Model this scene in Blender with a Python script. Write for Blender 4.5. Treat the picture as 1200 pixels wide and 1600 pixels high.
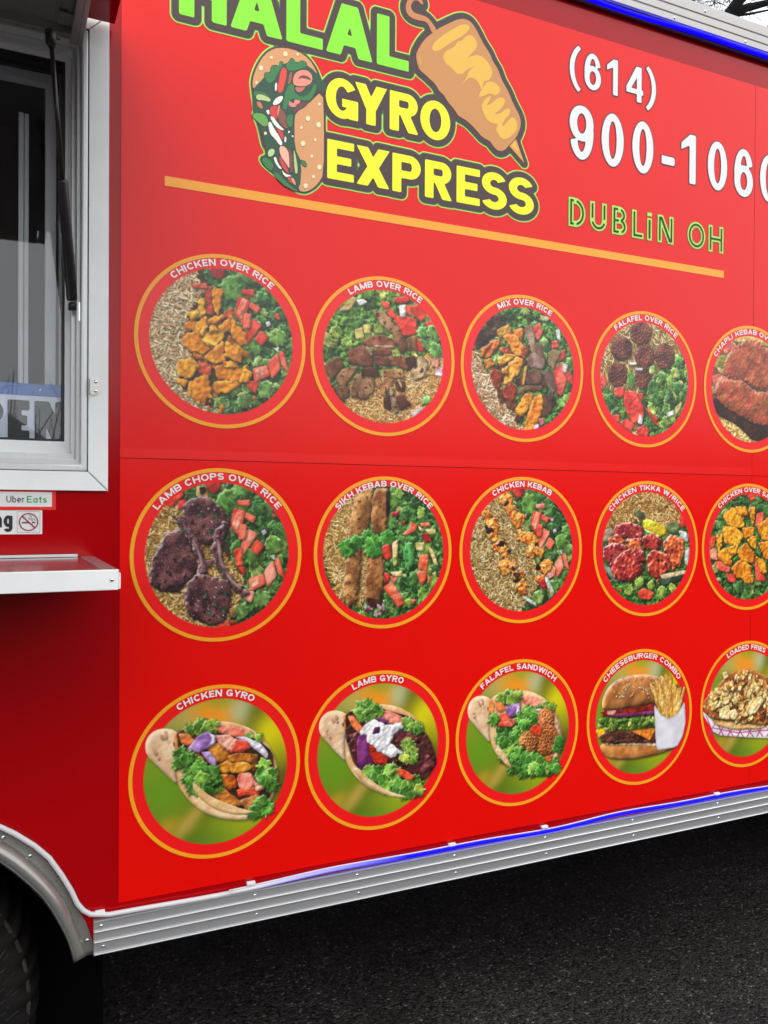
import bpy, bmesh, math, random
import numpy as np
from mathutils import Vector, Matrix

for _o in list(bpy.data.objects): bpy.data.objects.remove(_o)
SC = bpy.context.scene
COL = SC.collection
random.seed(5)
# camera solved from the photograph: metres, wall face at y = 0, x to the right along it
F_PX, YAW, PITCH, ROLL, CAM_D, CAM_Z = 1300.0, 4.37307282e-01, -7.92205348e-03, 5.98557525e-03, 1.71210612, 1.53893199
def cam_axes():
    cy, sy, cp, sp, cr, sr = math.cos(YAW), math.sin(YAW), math.cos(PITCH), math.sin(PITCH), math.cos(ROLL), math.sin(ROLL)
    fwd = np.array([sy * cp, cy * cp, sp]); right = np.array([cy, -sy, 0.]); up = np.cross(right, fwd)
    return cr * right + sr * up, -sr * right + cr * up, fwd
AXR, AXU, AXF = cam_axes()
def unproject(px, py, y=0.0):
    """photo pixel -> (x, z) on the plane at depth y"""
    v = AXF + AXR * (px - 600) / F_PX - AXU * (py - 800) / F_PX; s = (y + CAM_D) / v[1]
    return s * v[0], s * v[2] + CAM_Z

# ------------------------------------------------------------------ camera
cam_data = bpy.data.cameras.new('camera'); camera = bpy.data.objects.new('camera', cam_data); COL.objects.link(camera)
cam_data.sensor_fit = 'AUTO'; cam_data.sensor_width = 36.0; cam_data.lens = F_PX / 1600 * 36.0
cam_data.clip_start = .02; cam_data.clip_end = 900
M = Matrix(((AXR[0], AXU[0], -AXF[0], 0), (AXR[1], AXU[1], -AXF[1], -CAM_D), (AXR[2], AXU[2], -AXF[2], CAM_Z), (0, 0, 0, 1)))
camera.matrix_world = M
SC.camera = camera
# ------------------------------------------------------------------ overcast sky: a Nishita sky behind a bright even cloud deck
SUN_EL, SUN_ROT = math.radians(48), math.radians(200)
world = bpy.data.worlds.new('World'); SC.world = world; world.use_nodes = True
nt = world.node_tree; nt.nodes.clear()
out = nt.nodes.new('ShaderNodeOutputWorld'); bg = nt.nodes.new('ShaderNodeBackground'); bg.inputs['Strength'].default_value = .1
sky = nt.nodes.new('ShaderNodeTexSky'); sky.sky_type = 'NISHITA'; sky.sun_disc = False; sky.sun_elevation = SUN_EL; sky.sun_rotation = SUN_ROT
tc = nt.nodes.new('ShaderNodeTexCoord'); mp = nt.nodes.new('ShaderNodeMapping'); mp.inputs['Scale'].default_value = (1, 1, 3.5)
ns = nt.nodes.new('ShaderNodeTexNoise'); ns.inputs['Scale'].default_value = 1.6; ns.inputs['Detail'].default_value = 5
rp = nt.nodes.new('ShaderNodeValToRGB'); rp.color_ramp.elements[0].position = .3; rp.color_ramp.elements[0].color = (8.6, 8.9, 9.4, 1)
rp.color_ramp.elements[1].position = .72; rp.color_ramp.elements[1].color = (11.2, 11.2, 11.3, 1)
mx = nt.nodes.new('ShaderNodeMix'); mx.data_type = 'RGBA'; mx.inputs[0].default_value = .93
nt.links.new(tc.outputs['Generated'], mp.inputs['Vector']); nt.links.new(mp.outputs['Vector'], ns.inputs['Vector']); nt.links.new(ns.outputs['Fac'], rp.inputs['Fac'])
nt.links.new(sky.outputs['Color'], mx.inputs[6]); nt.links.new(rp.outputs['Color'], mx.inputs[7]); nt.links.new(mx.outputs[2], bg.inputs['Color']); nt.links.new(bg.outputs['Background'], out.inputs['Surface'])
# ------------------------------------------------------------------ soft sun through the cloud
sl = bpy.data.lights.new('sun', 'SUN'); sl.energy = .6; sl.angle = math.radians(40); sl.color = (1, .97, .93)
so = bpy.data.objects.new('sun', sl); COL.objects.link(so)
_az = SUN_ROT; _d = Vector((math.sin(_az) * math.cos(SUN_EL), math.cos(_az) * math.cos(SUN_EL), math.sin(SUN_EL)))
so.rotation_euler = (-_d).to_track_quat('-Z', 'Y').to_euler()
SC.view_settings.view_transform = 'Standard'; SC.view_settings.look = 'None'; SC.view_settings.gamma = 1; SC.view_settings.use_curve_mapping = False
SC.view_settings.exposure = 1.0

# ------------------------------------------------------------------ helpers
def srgb(s):
    v = [int(s[i:i + 2], 16) / 255 for i in (0, 2, 4)]
    return tuple(x / 12.92 if x <= .04045 else ((x + .055) / 1.055) ** 2.4 for x in v)

def mat(name, base, rough=.5, metal=0., spec=.5, coat=0., coat_rough=.1, emit=None, es=0., bump=None, var=None, stretch=(1, 1, 1), alpha=None, rough_var=0.):
    """Principled material; var = (scale, amount, other colour), bump = (scale, strength, distance)"""
    m = bpy.data.materials.new(name); m.use_nodes = True; N = m.node_tree.nodes; L = m.node_tree.links; b = N['Principled BSDF']
    base = srgb(base) if isinstance(base, str) else base
    b.inputs['Base Color'].default_value = (*base, 1); b.inputs['Roughness'].default_value = rough; b.inputs['Metallic'].default_value = metal
    b.inputs['Specular IOR Level'].default_value = spec; b.inputs['Coat Weight'].default_value = coat; b.inputs['Coat Roughness'].default_value = coat_rough
    if emit: b.inputs['Emission Color'].default_value = (*srgb(emit), 1); b.inputs['Emission Strength'].default_value = es
    if var or bump or rough_var:
        t = N.new('ShaderNodeTexCoord'); mp = N.new('ShaderNodeMapping'); mp.inputs['Scale'].default_value = stretch; L.new(t.outputs['Object'], mp.inputs['Vector'])
    if var:
        n = N.new('ShaderNodeTexNoise'); n.inputs['Scale'].default_value = var[0]; n.inputs['Detail'].default_value = 6; n.inputs['Roughness'].default_value = .62; L.new(mp.outputs['Vector'], n.inputs['Vector'])
        mr = N.new('ShaderNodeMapRange'); mr.inputs['From Min'].default_value = .3; mr.inputs['From Max'].default_value = .7; mr.inputs['To Max'].default_value = var[1]; L.new(n.outputs['Fac'], mr.inputs['Value'])
        x = N.new('ShaderNodeMix'); x.data_type = 'RGBA'; x.inputs[6].default_value = (*base, 1); o = srgb(var[2]) if isinstance(var[2], str) else var[2]; x.inputs[7].default_value = (*o, 1)
        L.new(mr.outputs['Result'], x.inputs[0]); L.new(x.outputs[2], b.inputs['Base Color'])
    if rough_var:
        n = N.new('ShaderNodeTexNoise'); n.inputs['Scale'].default_value = 9; n.inputs['Detail'].default_value = 6; L.new(mp.outputs['Vector'], n.inputs['Vector'])
        mr = N.new('ShaderNodeMapRange'); mr.inputs['To Min'].default_value = max(rough - rough_var, .02); mr.inputs['To Max'].default_value = rough + rough_var; L.new(n.outputs['Fac'], mr.inputs['Value']); L.new(mr.outputs['Result'], b.inputs['Roughness'])
    if bump:
        n = N.new('ShaderNodeTexNoise'); n.inputs['Scale'].default_value = bump[0]; n.inputs['Detail'].default_value = 4; L.new(mp.outputs['Vector'], n.inputs['Vector'])
        u = N.new('ShaderNodeBump'); u.inputs['Strength'].default_value = bump[1]; u.inputs['Distance'].default_value = bump[2]; L.new(n.outputs['Fac'], u.inputs['Height']); L.new(u.outputs['Normal'], b.inputs['Normal'])
    return m

def mesh_obj(name, V, F, m=None, parent=None, smooth=False, colours=None, bevel=0):
    me = bpy.data.meshes.new(name); me.from_pydata([tuple(v) for v in V], [], [tuple(f) for f in F]); me.update()
    if m: me.materials.append(m)
    if colours is not None:
        a = me.color_attributes.new('print', 'FLOAT_COLOR', 'POINT'); c = np.ones((len(V), 4), np.float32); c[:, :3] = colours; a.data.foreach_set('color', c.ravel())
    if smooth: me.polygons.foreach_set('use_smooth', [True] * len(me.polygons))
    o = bpy.data.objects.new(name, me); COL.objects.link(o)
    if parent: o.parent = parent
    if bevel:
        b = o.modifiers.new('bevel', 'BEVEL'); b.width = bevel; b.segments = 2; b.limit_method = 'ANGLE'
    return o

class MB:
    """collects shapes that make up one mesh"""
    def __init__(s): s.V, s.F = [], []
    def box(s, x0, y0, z0, x1, y1, z1):
        n = len(s.V); s.V += [(x0, y0, z0), (x1, y0, z0), (x1, y1, z0), (x0, y1, z0), (x0, y0, z1), (x1, y0, z1), (x1, y1, z1), (x0, y1, z1)]
        s.F += [tuple(n + i for i in f) for f in ((0, 3, 2, 1), (4, 5, 6, 7), (0, 1, 5, 4), (1, 2, 6, 5), (2, 3, 7, 6), (3, 0, 4, 7))]; return s
    def prism(s, P, axis, a, b):
        """extrude a closed 2-D outline along an axis"""
        n = len(s.V); k = len(P)
        f = {'x': lambda u, v, t: (t, u, v), 'y': lambda u, v, t: (u, t, v), 'z': lambda u, v, t: (u, v, t)}[axis]
        s.V += [f(u, v, a) for u, v in P] + [f(u, v, b) for u, v in P]
        s.F += [tuple(n + i for i in range(k)), tuple(n + k + i for i in reversed(range(k)))] + [(n + i, n + (i + 1) % k, n + k + (i + 1) % k, n + k + i) for i in range(k)]; return s
    def tube(s, pts, r, n=8, cap=True):
        pts = [Vector(p) for p in pts]; rs = r if isinstance(r, (list, tuple)) else [r] * len(pts); st = len(s.V); up = None
        for i, p in enumerate(pts):
            t = (pts[min(i + 1, len(pts) - 1)] - pts[max(i - 1, 0)]).normalized()
            if up is None: up = t.orthogonal().normalized()
            up = (up - t * up.dot(t)).normalized(); w = t.cross(up)
            s.V += [tuple(p + (up * math.cos(2 * math.pi * j / n) + w * math.sin(2 * math.pi * j / n)) * rs[i]) for j in range(n)]
        for i in range(len(pts) - 1):
            s.F += [(st + i * n + j, st + i * n + (j + 1) % n, st + (i + 1) * n + (j + 1) % n, st + (i + 1) * n + j) for j in range(n)]
        if cap: s.F += [tuple(st + j for j in reversed(range(n))), tuple(st + (len(pts) - 1) * n + j for j in range(n))]
        return s
    def dome(s, x, y, z, r, hgt, n=12):
        """a rivet head facing -y"""
        st = len(s.V); rings = [(1, 0), (.85, .55), (.5, .9)]
        for q, hh in rings: s.V += [(x + r * q * math.cos(2 * math.pi * j / n), y - hgt * hh, z + r * q * math.sin(2 * math.pi * j / n)) for j in range(n)]
        s.V.append((x, y - hgt, z))
        for i in range(2): s.F += [(st + i * n + j, st + i * n + (j + 1) % n, st + (i + 1) * n + (j + 1) % n, st + (i + 1) * n + j) for j in range(n)]
        s.F += [(st + 2 * n + j, st + 2 * n + (j + 1) % n, st + 3 * n) for j in range(n)]; return s
    def build(s, name, m, parent=None, smooth=False, bevel=0): return mesh_obj(name, s.V, s.F, m, parent, smooth, bevel=bevel)

def empty(name, loc, parent=None):
    o = bpy.data.objects.new(name, None); COL.objects.link(o); o.location = loc; o.empty_display_size = .1
    if parent: o.parent = parent
    return o
def tag(o, label=None, cat=None, group=None, kind=None):
    for k, v in (('label', label), ('category', cat), ('group', group), ('kind', kind)):
        if v: o[k] = v
    return o
def at(px, py, y=0.):
    """photo pixel to a point on the upright plane at depth y"""
    x, z = unproject(px, py, y); return Vector((x, y, z))

# ------------------------------------------------------------------ lettering: glyph outlines as signed distances, contoured into sheets
def _ell(cx, cy, rx, ry, a0, a1, n):
    return [(cx + rx * math.cos(math.radians(a0 + (a1 - a0) * i / n)), cy + ry * math.sin(math.radians(a0 + (a1 - a0) * i / n))) for i in range(n + 1)]

def sector(cx, cy, rx, ry, w, h, a0, a1, n=22):
    return _ell(cx, cy, rx, ry, a0, a1, n) + _ell(cx, cy, rx - w, ry - h, a1, a0, n)

def rect(x0, y0, x1, y1):
    return [(x0, y0), (x1, y0), (x1, y1), (x0, y1)]

def diag(x0, y0, x1, y1, w):
    return [(x0, y0), (x0 + w, y0), (x1 + w, y1), (x1, y1)]

def glyph(ch, W, w, h):
    """(adds, subs) in a box W wide and 1 high; w = upright stroke, h = level stroke"""
    A, S = [], []
    wd = w * 1.12
    def bowl(y0, y1, xr):
        ry = (y1 - y0) / 2; rx = min(ry * 1.05, xr * .62); cx = xr - rx
        A.extend([rect(0, y0, cx + .01, y0 + h), rect(0, y1 - h, cx + .01, y1), sector(cx, (y0 + y1) / 2, rx, ry, w, h, -90, 90)])
    if ch == 'A':
        tw = w * 1.25; m = 1 / (W / 2 - tw / 2); ya = (W / 2 - wd) * m
        A += [[(0, 0), (wd, 0), (W / 2, ya), (W / 2, 1), (W / 2 - tw / 2, 1)], [(W, 0), (W - wd, 0), (W / 2, ya), (W / 2, 1), (W / 2 + tw / 2, 1)]]
        y0, y1 = .2, .2 + h
        A += [[(y0 / m + .03, y0), (W - y0 / m - .03, y0), (W - y1 / m - .03, y1), (y1 / m + .03, y1)]]
    elif ch == 'B': A += [rect(0, 0, w, 1)]; bowl(0, .5 + h / 2, W); bowl(.5 - h / 2, 1, W * .95)
    elif ch == 'C': A += [sector(W / 2, .5, W / 2, .5, w, h, 38, 322)]
    elif ch == 'D': A += [rect(0, 0, w, 1)]; bowl(0, 1, W)
    elif ch in 'EF':
        A += [rect(0, 0, w, 1), rect(0, 1 - h, W, 1), rect(0, .5 - h / 2, W * .9, .5 + h / 2)]
        if ch == 'E': A += [rect(0, 0, W, h)]
    elif ch == 'G': A += [sector(W / 2, .5, W / 2, .5, w, h, 35, 335), rect(W * .5, .5 - h, W, .5), rect(W - w * .95, .02, W, .5)]
    elif ch == 'H': A += [rect(0, 0, w, 1), rect(W - w, 0, W, 1), rect(0, .5 - h / 2, W, .5 + h / 2)]
    elif ch == 'I': A += [rect(0, 0, W, 1)]
    elif ch == 'i': A += [rect(0, 0, W, .80), rect(0, .87, W, 1)]
    elif ch == 'K': A += [rect(0, 0, w, 1), diag(w * .45, .28, W - wd * 1.1, 1, wd * 1.1), diag(W - wd * 1.1, 0, W * .38 - wd * .35, .66, wd * 1.1)]
    elif ch == 'L': A += [rect(0, 0, w, 1), rect(0, 0, W, h)]
    elif ch == 'M': A += [rect(0, 0, w, 1), rect(W - w, 0, W, 1), diag(0, 1, W / 2 - wd / 2, .02, wd), diag(W - wd, 1, W / 2 - wd / 2, .02, wd)]
    elif ch == 'N': A += [rect(0, 0, w, 1), rect(W - w, 0, W, 1), diag(0, 1, W - wd * 1.1, 0, wd * 1.1)]
    elif ch in 'O0': A += [_ell(W / 2, .5, W / 2, .5, 0, 352, 44)]; S += [_ell(W / 2, .5, W / 2 - w, .5 - h, 0, 352, 44)]
    elif ch == 'P': A += [rect(0, 0, w, 1)]; bowl(.38, 1, W)
    elif ch == 'R': A += [rect(0, 0, w, 1), diag(W - wd, 0, W * .42 - wd * .3, .5, wd)]; bowl(.42, 1, W * .97)
    elif ch == 'S':
        r1 = (.5 + h / 2) / 2
        A += [sector(W / 2, 1 - r1, W * .48, r1, w, h, 22, 272), sector(W / 2, r1, W / 2, r1, w, h, 92, -158)]
    elif ch == 'T': A += [rect(W / 2 - w / 2, 0, W / 2 + w / 2, 1), rect(0, 1 - h, W, 1)]
    elif ch == 'U': A += [rect(0, W / 2, w, 1), rect(W - w, W / 2, W, 1), sector(W / 2, W / 2, W / 2, W / 2, w, h, 180, 360)]
    elif ch == 'V': A += [diag(W / 2 - wd / 2, 0, 0, 1, wd), diag(W / 2 - wd / 2, 0, W - wd, 1, wd)]
    elif ch == 'W':
        q = W * .27
        A += [diag(q - wd / 2, 0, 0, 1, wd), diag(q - wd / 2, 0, W / 2 - wd / 2, 1, wd), diag(W - q - wd / 2, 0, W / 2 - wd / 2, 1, wd), diag(W - q - wd / 2, 0, W - wd, 1, wd)]
    elif ch == 'X': A += [diag(0, 0, W - wd * 1.1, 1, wd * 1.1), diag(W - wd * 1.1, 0, 0, 1, wd * 1.1)]
    elif ch == 'Y': A += [rect(W / 2 - w / 2, 0, W / 2 + w / 2, .45), diag(W / 2 - wd / 2, .4, 0, 1, wd), diag(W / 2 - wd / 2, .4, W - wd, 1, wd)]
    elif ch == '/': A += [diag(0, -.05, W - w * .7, 1.05, w * .7)]
    elif ch == '1': A += [rect(W - w, 0, W, 1), [(0, .66), (0, .8), (W - w * .9, 1), (W - w * .5, 1), (W - w * .5, .82)]]
    elif ch in '69':
        s = [_ell(W / 2, .67, W / 2, .33, 0, 352, 36)]; t = [_ell(W / 2, .67, W / 2 - w, .33 - h, 0, 352, 36)]
        a = [sector(W / 2, .5, W / 2, .5, w, h, -160, 12)]
        if ch == '6':
            f = lambda P: [[(W - x, 1 - y) for x, y in p] for p in P]; s, t, a = f(s), f(t), f(a)
        A += s; S += t; return A, S, a
    elif ch == '4': A += [rect(W * .62, 0, W * .62 + w, 1), rect(0, .22, W, .22 + h), [(0, .22), (0, .22 + h * 1.15), (W * .62 - w * .12, 1), (W * .62 + w, 1), (W * .62 + w, .97), (w * .95, .22 + h * .9), (w * .8, .22)]]
    elif ch == '-': A += [rect(0, .28, W, .28 + h * 1.15)]
    elif ch == '(': A += [sector(W * 1.9, .5, W * 1.9, .72, w, .1, 122, 238)]
    elif ch == ')': A += [sector(-W * .9, .5, W * 1.9, .72, w, .1, 58, -58)]
    elif ch == 'b': A += [rect(0, 0, w, 1), _ell(W / 2, .34, W / 2, .36, 0, 350, 30)]; S += [_ell(W / 2, .34, W / 2 - w, .36 - h, 0, 350, 30)]
    elif ch == 'e': A += [sector(W / 2, .34, W / 2, .36, w, h, 0, 318), rect(w * .5, .34 - h / 2, W, .34 + h / 2)]
    elif ch == 'r': A += [rect(0, 0, w, .69), sector(W * .8, .3, W * .8, .4, w, h, 85, 165)]
    elif ch == 'a': A += [_ell(W / 2, .34, W / 2, .36, 0, 350, 30), rect(W - w, 0, W, .69)]; S += [_ell(W / 2, .34, W / 2 - w, .36 - h, 0, 350, 30)]
    elif ch == 't': A += [rect(W * .3, .0, W * .3 + w, .92), rect(0, .69 - h, W, .69), rect(W * .3, 0, W, h)]
    elif ch == 's':
        r1 = (.35 + h / 2) / 2
        A += [sector(W / 2, .7 - r1, W * .48, r1, w, h, 22, 272), sector(W / 2, r1, W / 2, r1, w, h, 92, -158)]
    elif ch == 'n': A += [rect(0, 0, w, .72), rect(W - w, 0, W, .45), sector(W / 2, .42, W / 2, .32, w, h, 0, 180)]
    elif ch == 'g': A += [_ell(W / 2, .38, W / 2, .36, 0, 350, 30), rect(W - w, -.05, W, .72), sector(W / 2, -.02, W / 2, .26, w, h, 360, 200)]; S += [_ell(W / 2, .38, W / 2 - w, .36 - h, 0, 350, 30)]
    return A, S, []

def poly_sd(P, X, Y):
    """signed distance to a closed polygon, negative inside"""
    P = np.asarray(P, float); n = len(P)
    d = np.full(X.shape, 1e9); ins = np.zeros(X.shape, bool)
    for i in range(n):
        x0, y0 = P[i]; x1, y1 = P[(i + 1) % n]
        ex, ey = x1 - x0, y1 - y0; L = ex * ex + ey * ey
        if L < 1e-14: continue
        px, py = X - x0, Y - y0
        t = np.clip((px * ex + py * ey) / L, 0, 1)
        d = np.minimum(d, (px - t * ex) ** 2 + (py - t * ey) ** 2)
        if y0 != y1:
            ins ^= ((y0 > Y) != (y1 > Y)) & (X < (x1 - x0) * (Y - y0) / (y1 - y0) + x0)
    d = np.sqrt(d)
    return np.where(ins, -d, d)

def shape_sd(A, S, B, X, Y):
    F = np.full(X.shape, 1e9)
    for p in A: F = np.minimum(F, poly_sd(p, X, Y))
    for p in S: F = np.maximum(F, -poly_sd(p, X, Y))
    for p in B: F = np.minimum(F, poly_sd(p, X, Y))
    return F

def contour(F, X, Y, level, V, FC, tr):
    """fill {F < level} with faces; V, FC are appended to; tr maps (x, y) to a 3-D point"""
    G = level - F; ny, nx = G.shape; xs, ys = X[0], Y[:, 0]
    ins = G > 0; idx = {}
    def vert(x, y):
        k = (round(x, 7), round(y, 7))
        if k not in idx: idx[k] = len(V); V.append(tr(x, y))
        return idx[k]
    full = ins[:-1, :-1] & ins[1:, :-1] & ins[:-1, 1:] & ins[1:, 1:]
    any_ = ins[:-1, :-1] | ins[1:, :-1] | ins[:-1, 1:] | ins[1:, 1:]
    for j in range(ny - 1):
        if not any_[j].any(): continue
        i = 0
        while i < nx - 1:
            if full[j, i]:
                k = i
                while k < nx - 1 and full[j, k]: k += 1
                FC.append((vert(xs[i], ys[j]), vert(xs[k], ys[j]), vert(xs[k], ys[j + 1]), vert(xs[i], ys[j + 1]))); i = k
            elif any_[j, i]:
                c = [(xs[i], ys[j], G[j, i]), (xs[i + 1], ys[j], G[j, i + 1]), (xs[i + 1], ys[j + 1], G[j + 1, i + 1]), (xs[i], ys[j + 1], G[j + 1, i])]
                out = []
                for a in range(4):
                    p, q = c[a], c[(a + 1) % 4]
                    if p[2] > 0: out.append((p[0], p[1]))
                    if (p[2] > 0) != (q[2] > 0):
                        t = p[2] / (p[2] - q[2]); out.append((p[0] + t * (q[0] - p[0]), p[1] + t * (q[1] - p[1])))
                f = []
                for o in out:
                    v = vert(*o)
                    if v not in f: f.append(v)
                if len(f) >= 3: FC.append(tuple(f))
                i += 1
            else: i += 1

def glyph_mesh(ch, W, w, h, cap, level, tr, V, FC, res=30, pad=.06):
    """one glyph contoured into V/FC, tr takes metres in the glyph's own frame"""
    A, S, B = glyph(ch, W, w, h)
    c = 1 / res
    x = np.arange(-pad - c, W + pad + 2 * c, c); y = np.arange(-.36 if ch in 'g()/' else -pad - c, 1 + pad + (.26 if ch in '()/' else 0) + 2 * c, c)
    X, Y = np.meshgrid(x, y)
    contour(shape_sd(A, S, B, X, Y) * cap, X * cap, Y * cap, level, V, FC, tr)

WIDTHS = dict(A=.76, B=.66, C=.68, D=.68, E=.56, F=.54, G=.72, H=.68, I=.2, K=.72, L=.53, M=.86, N=.7, O=.74, P=.62, R=.68, S=.62, T=.62, U=.66, V=.74, W=1.05, X=.72, Y=.72)
WIDTHS.update({' ': .24, '/': .42})

# ------------------------------------------------------------------ printed food pictures: flat print, composed piece by piece as colour on a fine grid
RNG = np.random.default_rng(11)
NT = 512
def _field(lo, hi, seed=0):
    """band of wavelengths between 1/hi and 1/lo pixels"""
    r = np.random.default_rng(seed)
    fx = np.fft.fftfreq(NT)[:, None]; fy = np.fft.fftfreq(NT)[None]
    f = np.hypot(fx, fy); f[0, 0] = 1
    s = np.fft.fft2(r.standard_normal((NT, NT))) * (f ** -1.1) * np.exp(-(f / hi) ** 2) * (1 - np.exp(-(f / lo) ** 4))
    a = np.real(np.fft.ifft2(s)); a -= a.mean(); return a / a.std()
NZ = {'smooth': _field(.008, .03, 1), 'mid': _field(.03, .08, 2), 'fine': _field(.06, .18, 3), 'grit': _field(.15, .35, 4)}
def nz(kind, shape):
    oy, ox = RNG.integers(0, NT, 2)
    return NZ[kind][np.ix_((oy + np.arange(shape[0])) % NT, (ox + np.arange(shape[1])) % NT)]

def hexc(s):
    return np.array([int(s[i:i + 2], 16) for i in (0, 2, 4)], float) / 255

def chaikin(P, k, c=.25):
    P = np.asarray(P, float)
    for _ in range(k):
        Q = np.roll(P, -1, 0)
        P = np.stack([P * (1 - c) + Q * c, P * c + Q * (1 - c)], 1).reshape(-1, 2); c = .25
    return P

CROPS = {}
class Canvas:
    PX = .00075
    def __init__(s, cx, cz, crop, rim, r_in=.1505, r_rim=.1735, src=None):
        s.cx, s.cz, s.crop, s.r_in, s.r_rim = cx, cz, crop, r_in, r_rim
        s.src = src or (cx, cz)                       # the disc the crop coordinates were read from
        s.N = int(2 * r_rim / s.PX) // 2 * 2
        s.rim = hexc(rim); s.im = np.empty((s.N, s.N, 3)); s.im[:] = hexc('3a2c18')
        yy, xx = np.mgrid[0:s.N, 0:s.N]; s.rr = np.hypot(xx - s.N / 2 + .5, yy - s.N / 2 + .5) * s.PX
    def tone(s, c):
        if c[1] > c[0] * 1.05 and c[1] > c[2] * 1.15: c = c * np.array([1.12, .87, .80]) + np.array([.02, .0, 0])      # leaf greens: warmer
        return c
    def use(s, crop, src): s.crop, s.src = crop, src
    def T(s, pts):
        x0, y0, k = s.crop; out = []
        for a, b in pts:
            X, Z = unproject(x0 + a / k, y0 + b / k)
            out.append(((X - s.src[0]) / s.PX + s.N / 2, -(Z - s.src[1]) / s.PX + s.N / 2))
        return np.array(out)
    def win(s, P, pad):
        x0, y0 = np.floor(P.min(0) - pad).astype(int); x1, y1 = np.ceil(P.max(0) + pad).astype(int)
        x0, y0, x1, y1 = max(x0, 0), max(y0, 0), min(x1, s.N), min(y1, s.N)
        if x1 - x0 < 2 or y1 - y0 < 2: return None
        return slice(y0, y1), slice(x0, x1), *np.meshgrid(np.arange(x0, x1) + .5, np.arange(y0, y1) + .5)
    def blob(s, P, c1, c2=None, bev=9, k=.85, rag=0, bump=1.0, tex='mid', sh=.55, hl=.25, c3=None, ch=1, spk=None, grain=.035, soft=.6, grow=1.09, ridge=0, rim=0):
        """a lit chunk of food: P is a polygon on the canvas"""
        P = chaikin(P, ch, .12 if ch == 1 else .25); cen = P.mean(0); P = cen + (P - cen) * grow; w = s.win(P, 14)
        if w is None: return
        sy, sx, X, Y = w
        d = -poly_sd(P, X, Y)
        if rag: d = d + nz('mid', d.shape) * rag
        im = s.im[sy, sx]
        if sh:
            e = np.roll(np.roll(d, 3, 0), 2, 1)
            im *= (1 - sh * np.clip((e + 6) / 10, 0, 1) ** 1.3)[..., None]
        a = np.clip(d / (2 * soft) + .5, 0, 1)[..., None]
        t = np.clip(d / bev, 0, 1); n = nz(tex, d.shape)
        hgt = bev * np.sqrt(1 - (1 - t) ** 2 + .02) * .7 + bump * n * (.28 if tex == 'grit' else 1) + 1.2 * bump * nz('smooth', d.shape) + (.55 * bump * nz('mid', d.shape) if tex == 'grit' else 0)
        gy, gx = np.gradient(hgt)
        L = gx * .5 + gy * .75
        c1 = s.tone(hexc(c1)); c2 = s.tone(hexc(c2)) if c2 else c1 * .75
        m = np.clip(.5 + .45 * nz('smooth', d.shape), 0, 1)[..., None]
        col = c1 * m + c2 * (1 - m)
        if c3: 
            q = np.clip((nz('mid', d.shape) - .9) * 2, 0, 1)[..., None]; col = col * (1 - q) + hexc(c3) * q
        if ridge:
            q = np.clip(1 - np.abs(n) * 1.8, 0, 1)[..., None] ** 2 * ridge; col = col * (1 - q) + np.clip(c1 * 1.45 + .06, 0, 1) * q
            q = np.clip(-nz('mid', d.shape) - .6, 0, 1)[..., None] * ridge; col = col * (1 - q * .8)
        if rim:
            q = (np.clip(1 - np.abs(d - 2.5) / 3.5, 0, 1) * rim)[..., None]; col = col * (1 - q) + np.clip(c1 * 1.5 + .08, 0, 1) * q
        if grain:
            col = col * (1 + grain * nz('grit', d.shape)[..., None])
        col = col * np.clip(1.04 + k * L * .62, .42, 1.5)[..., None]
        col = col * (.84 + .16 * np.clip(d / 8, 0, 1))[..., None]
        g = np.clip((L - .42) * 1.3, 0, 1)[..., None] * hl; col = col + g * (1 - np.clip(col, 0, 1))
        if spk:
            q = np.clip((nz('grit', d.shape) - 1.7) * 2, 0, 1)[..., None]; col = col * (1 - q) + hexc(spk) * q
        s.im[sy, sx] = im * (1 - a) + np.clip(col, 0, 1) * a
    def flat(s, P, c, ch=2, soft=.6, alpha=1):
        P = chaikin(P, ch); w = s.win(P, 3 + soft * 3)
        if w is None: return
        sy, sx, X, Y = w; a = np.clip(-poly_sd(P, X, Y) / (2 * soft) + .5, 0, 1)[..., None] * alpha
        s.im[sy, sx] = s.im[sy, sx] * (1 - a) + hexc(c) * a
    def rnd_poly(s, x, y, r, n=6, asp=1.0, ang=None):
        ang = RNG.uniform(0, math.pi) if ang is None else ang
        th = (np.arange(n) + RNG.uniform(-.3, .3, n)) / n * 2 * math.pi; rr = r * RNG.uniform(.75, 1.2, n)
        a, b = rr * np.cos(th) * asp, rr * np.sin(th) / asp
        return np.stack([x + a * math.cos(ang) - b * math.sin(ang), y + a * math.sin(ang) + b * math.cos(ang)], 1)
    def inside(s, P, n):
        P = np.asarray(P); lo, hi = P.min(0), P.max(0); lo = np.maximum(lo, 0); hi = np.minimum(hi, s.N)
        q = RNG.uniform(lo, hi, (n * 8, 2)); q = q[poly_sd(P, q[:, 0], q[:, 1]) < 0]
        q = q[np.hypot(q[:, 0] - s.N / 2, q[:, 1] - s.N / 2) * s.PX < s.r_in + .006]
        return q[:n]
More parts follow.
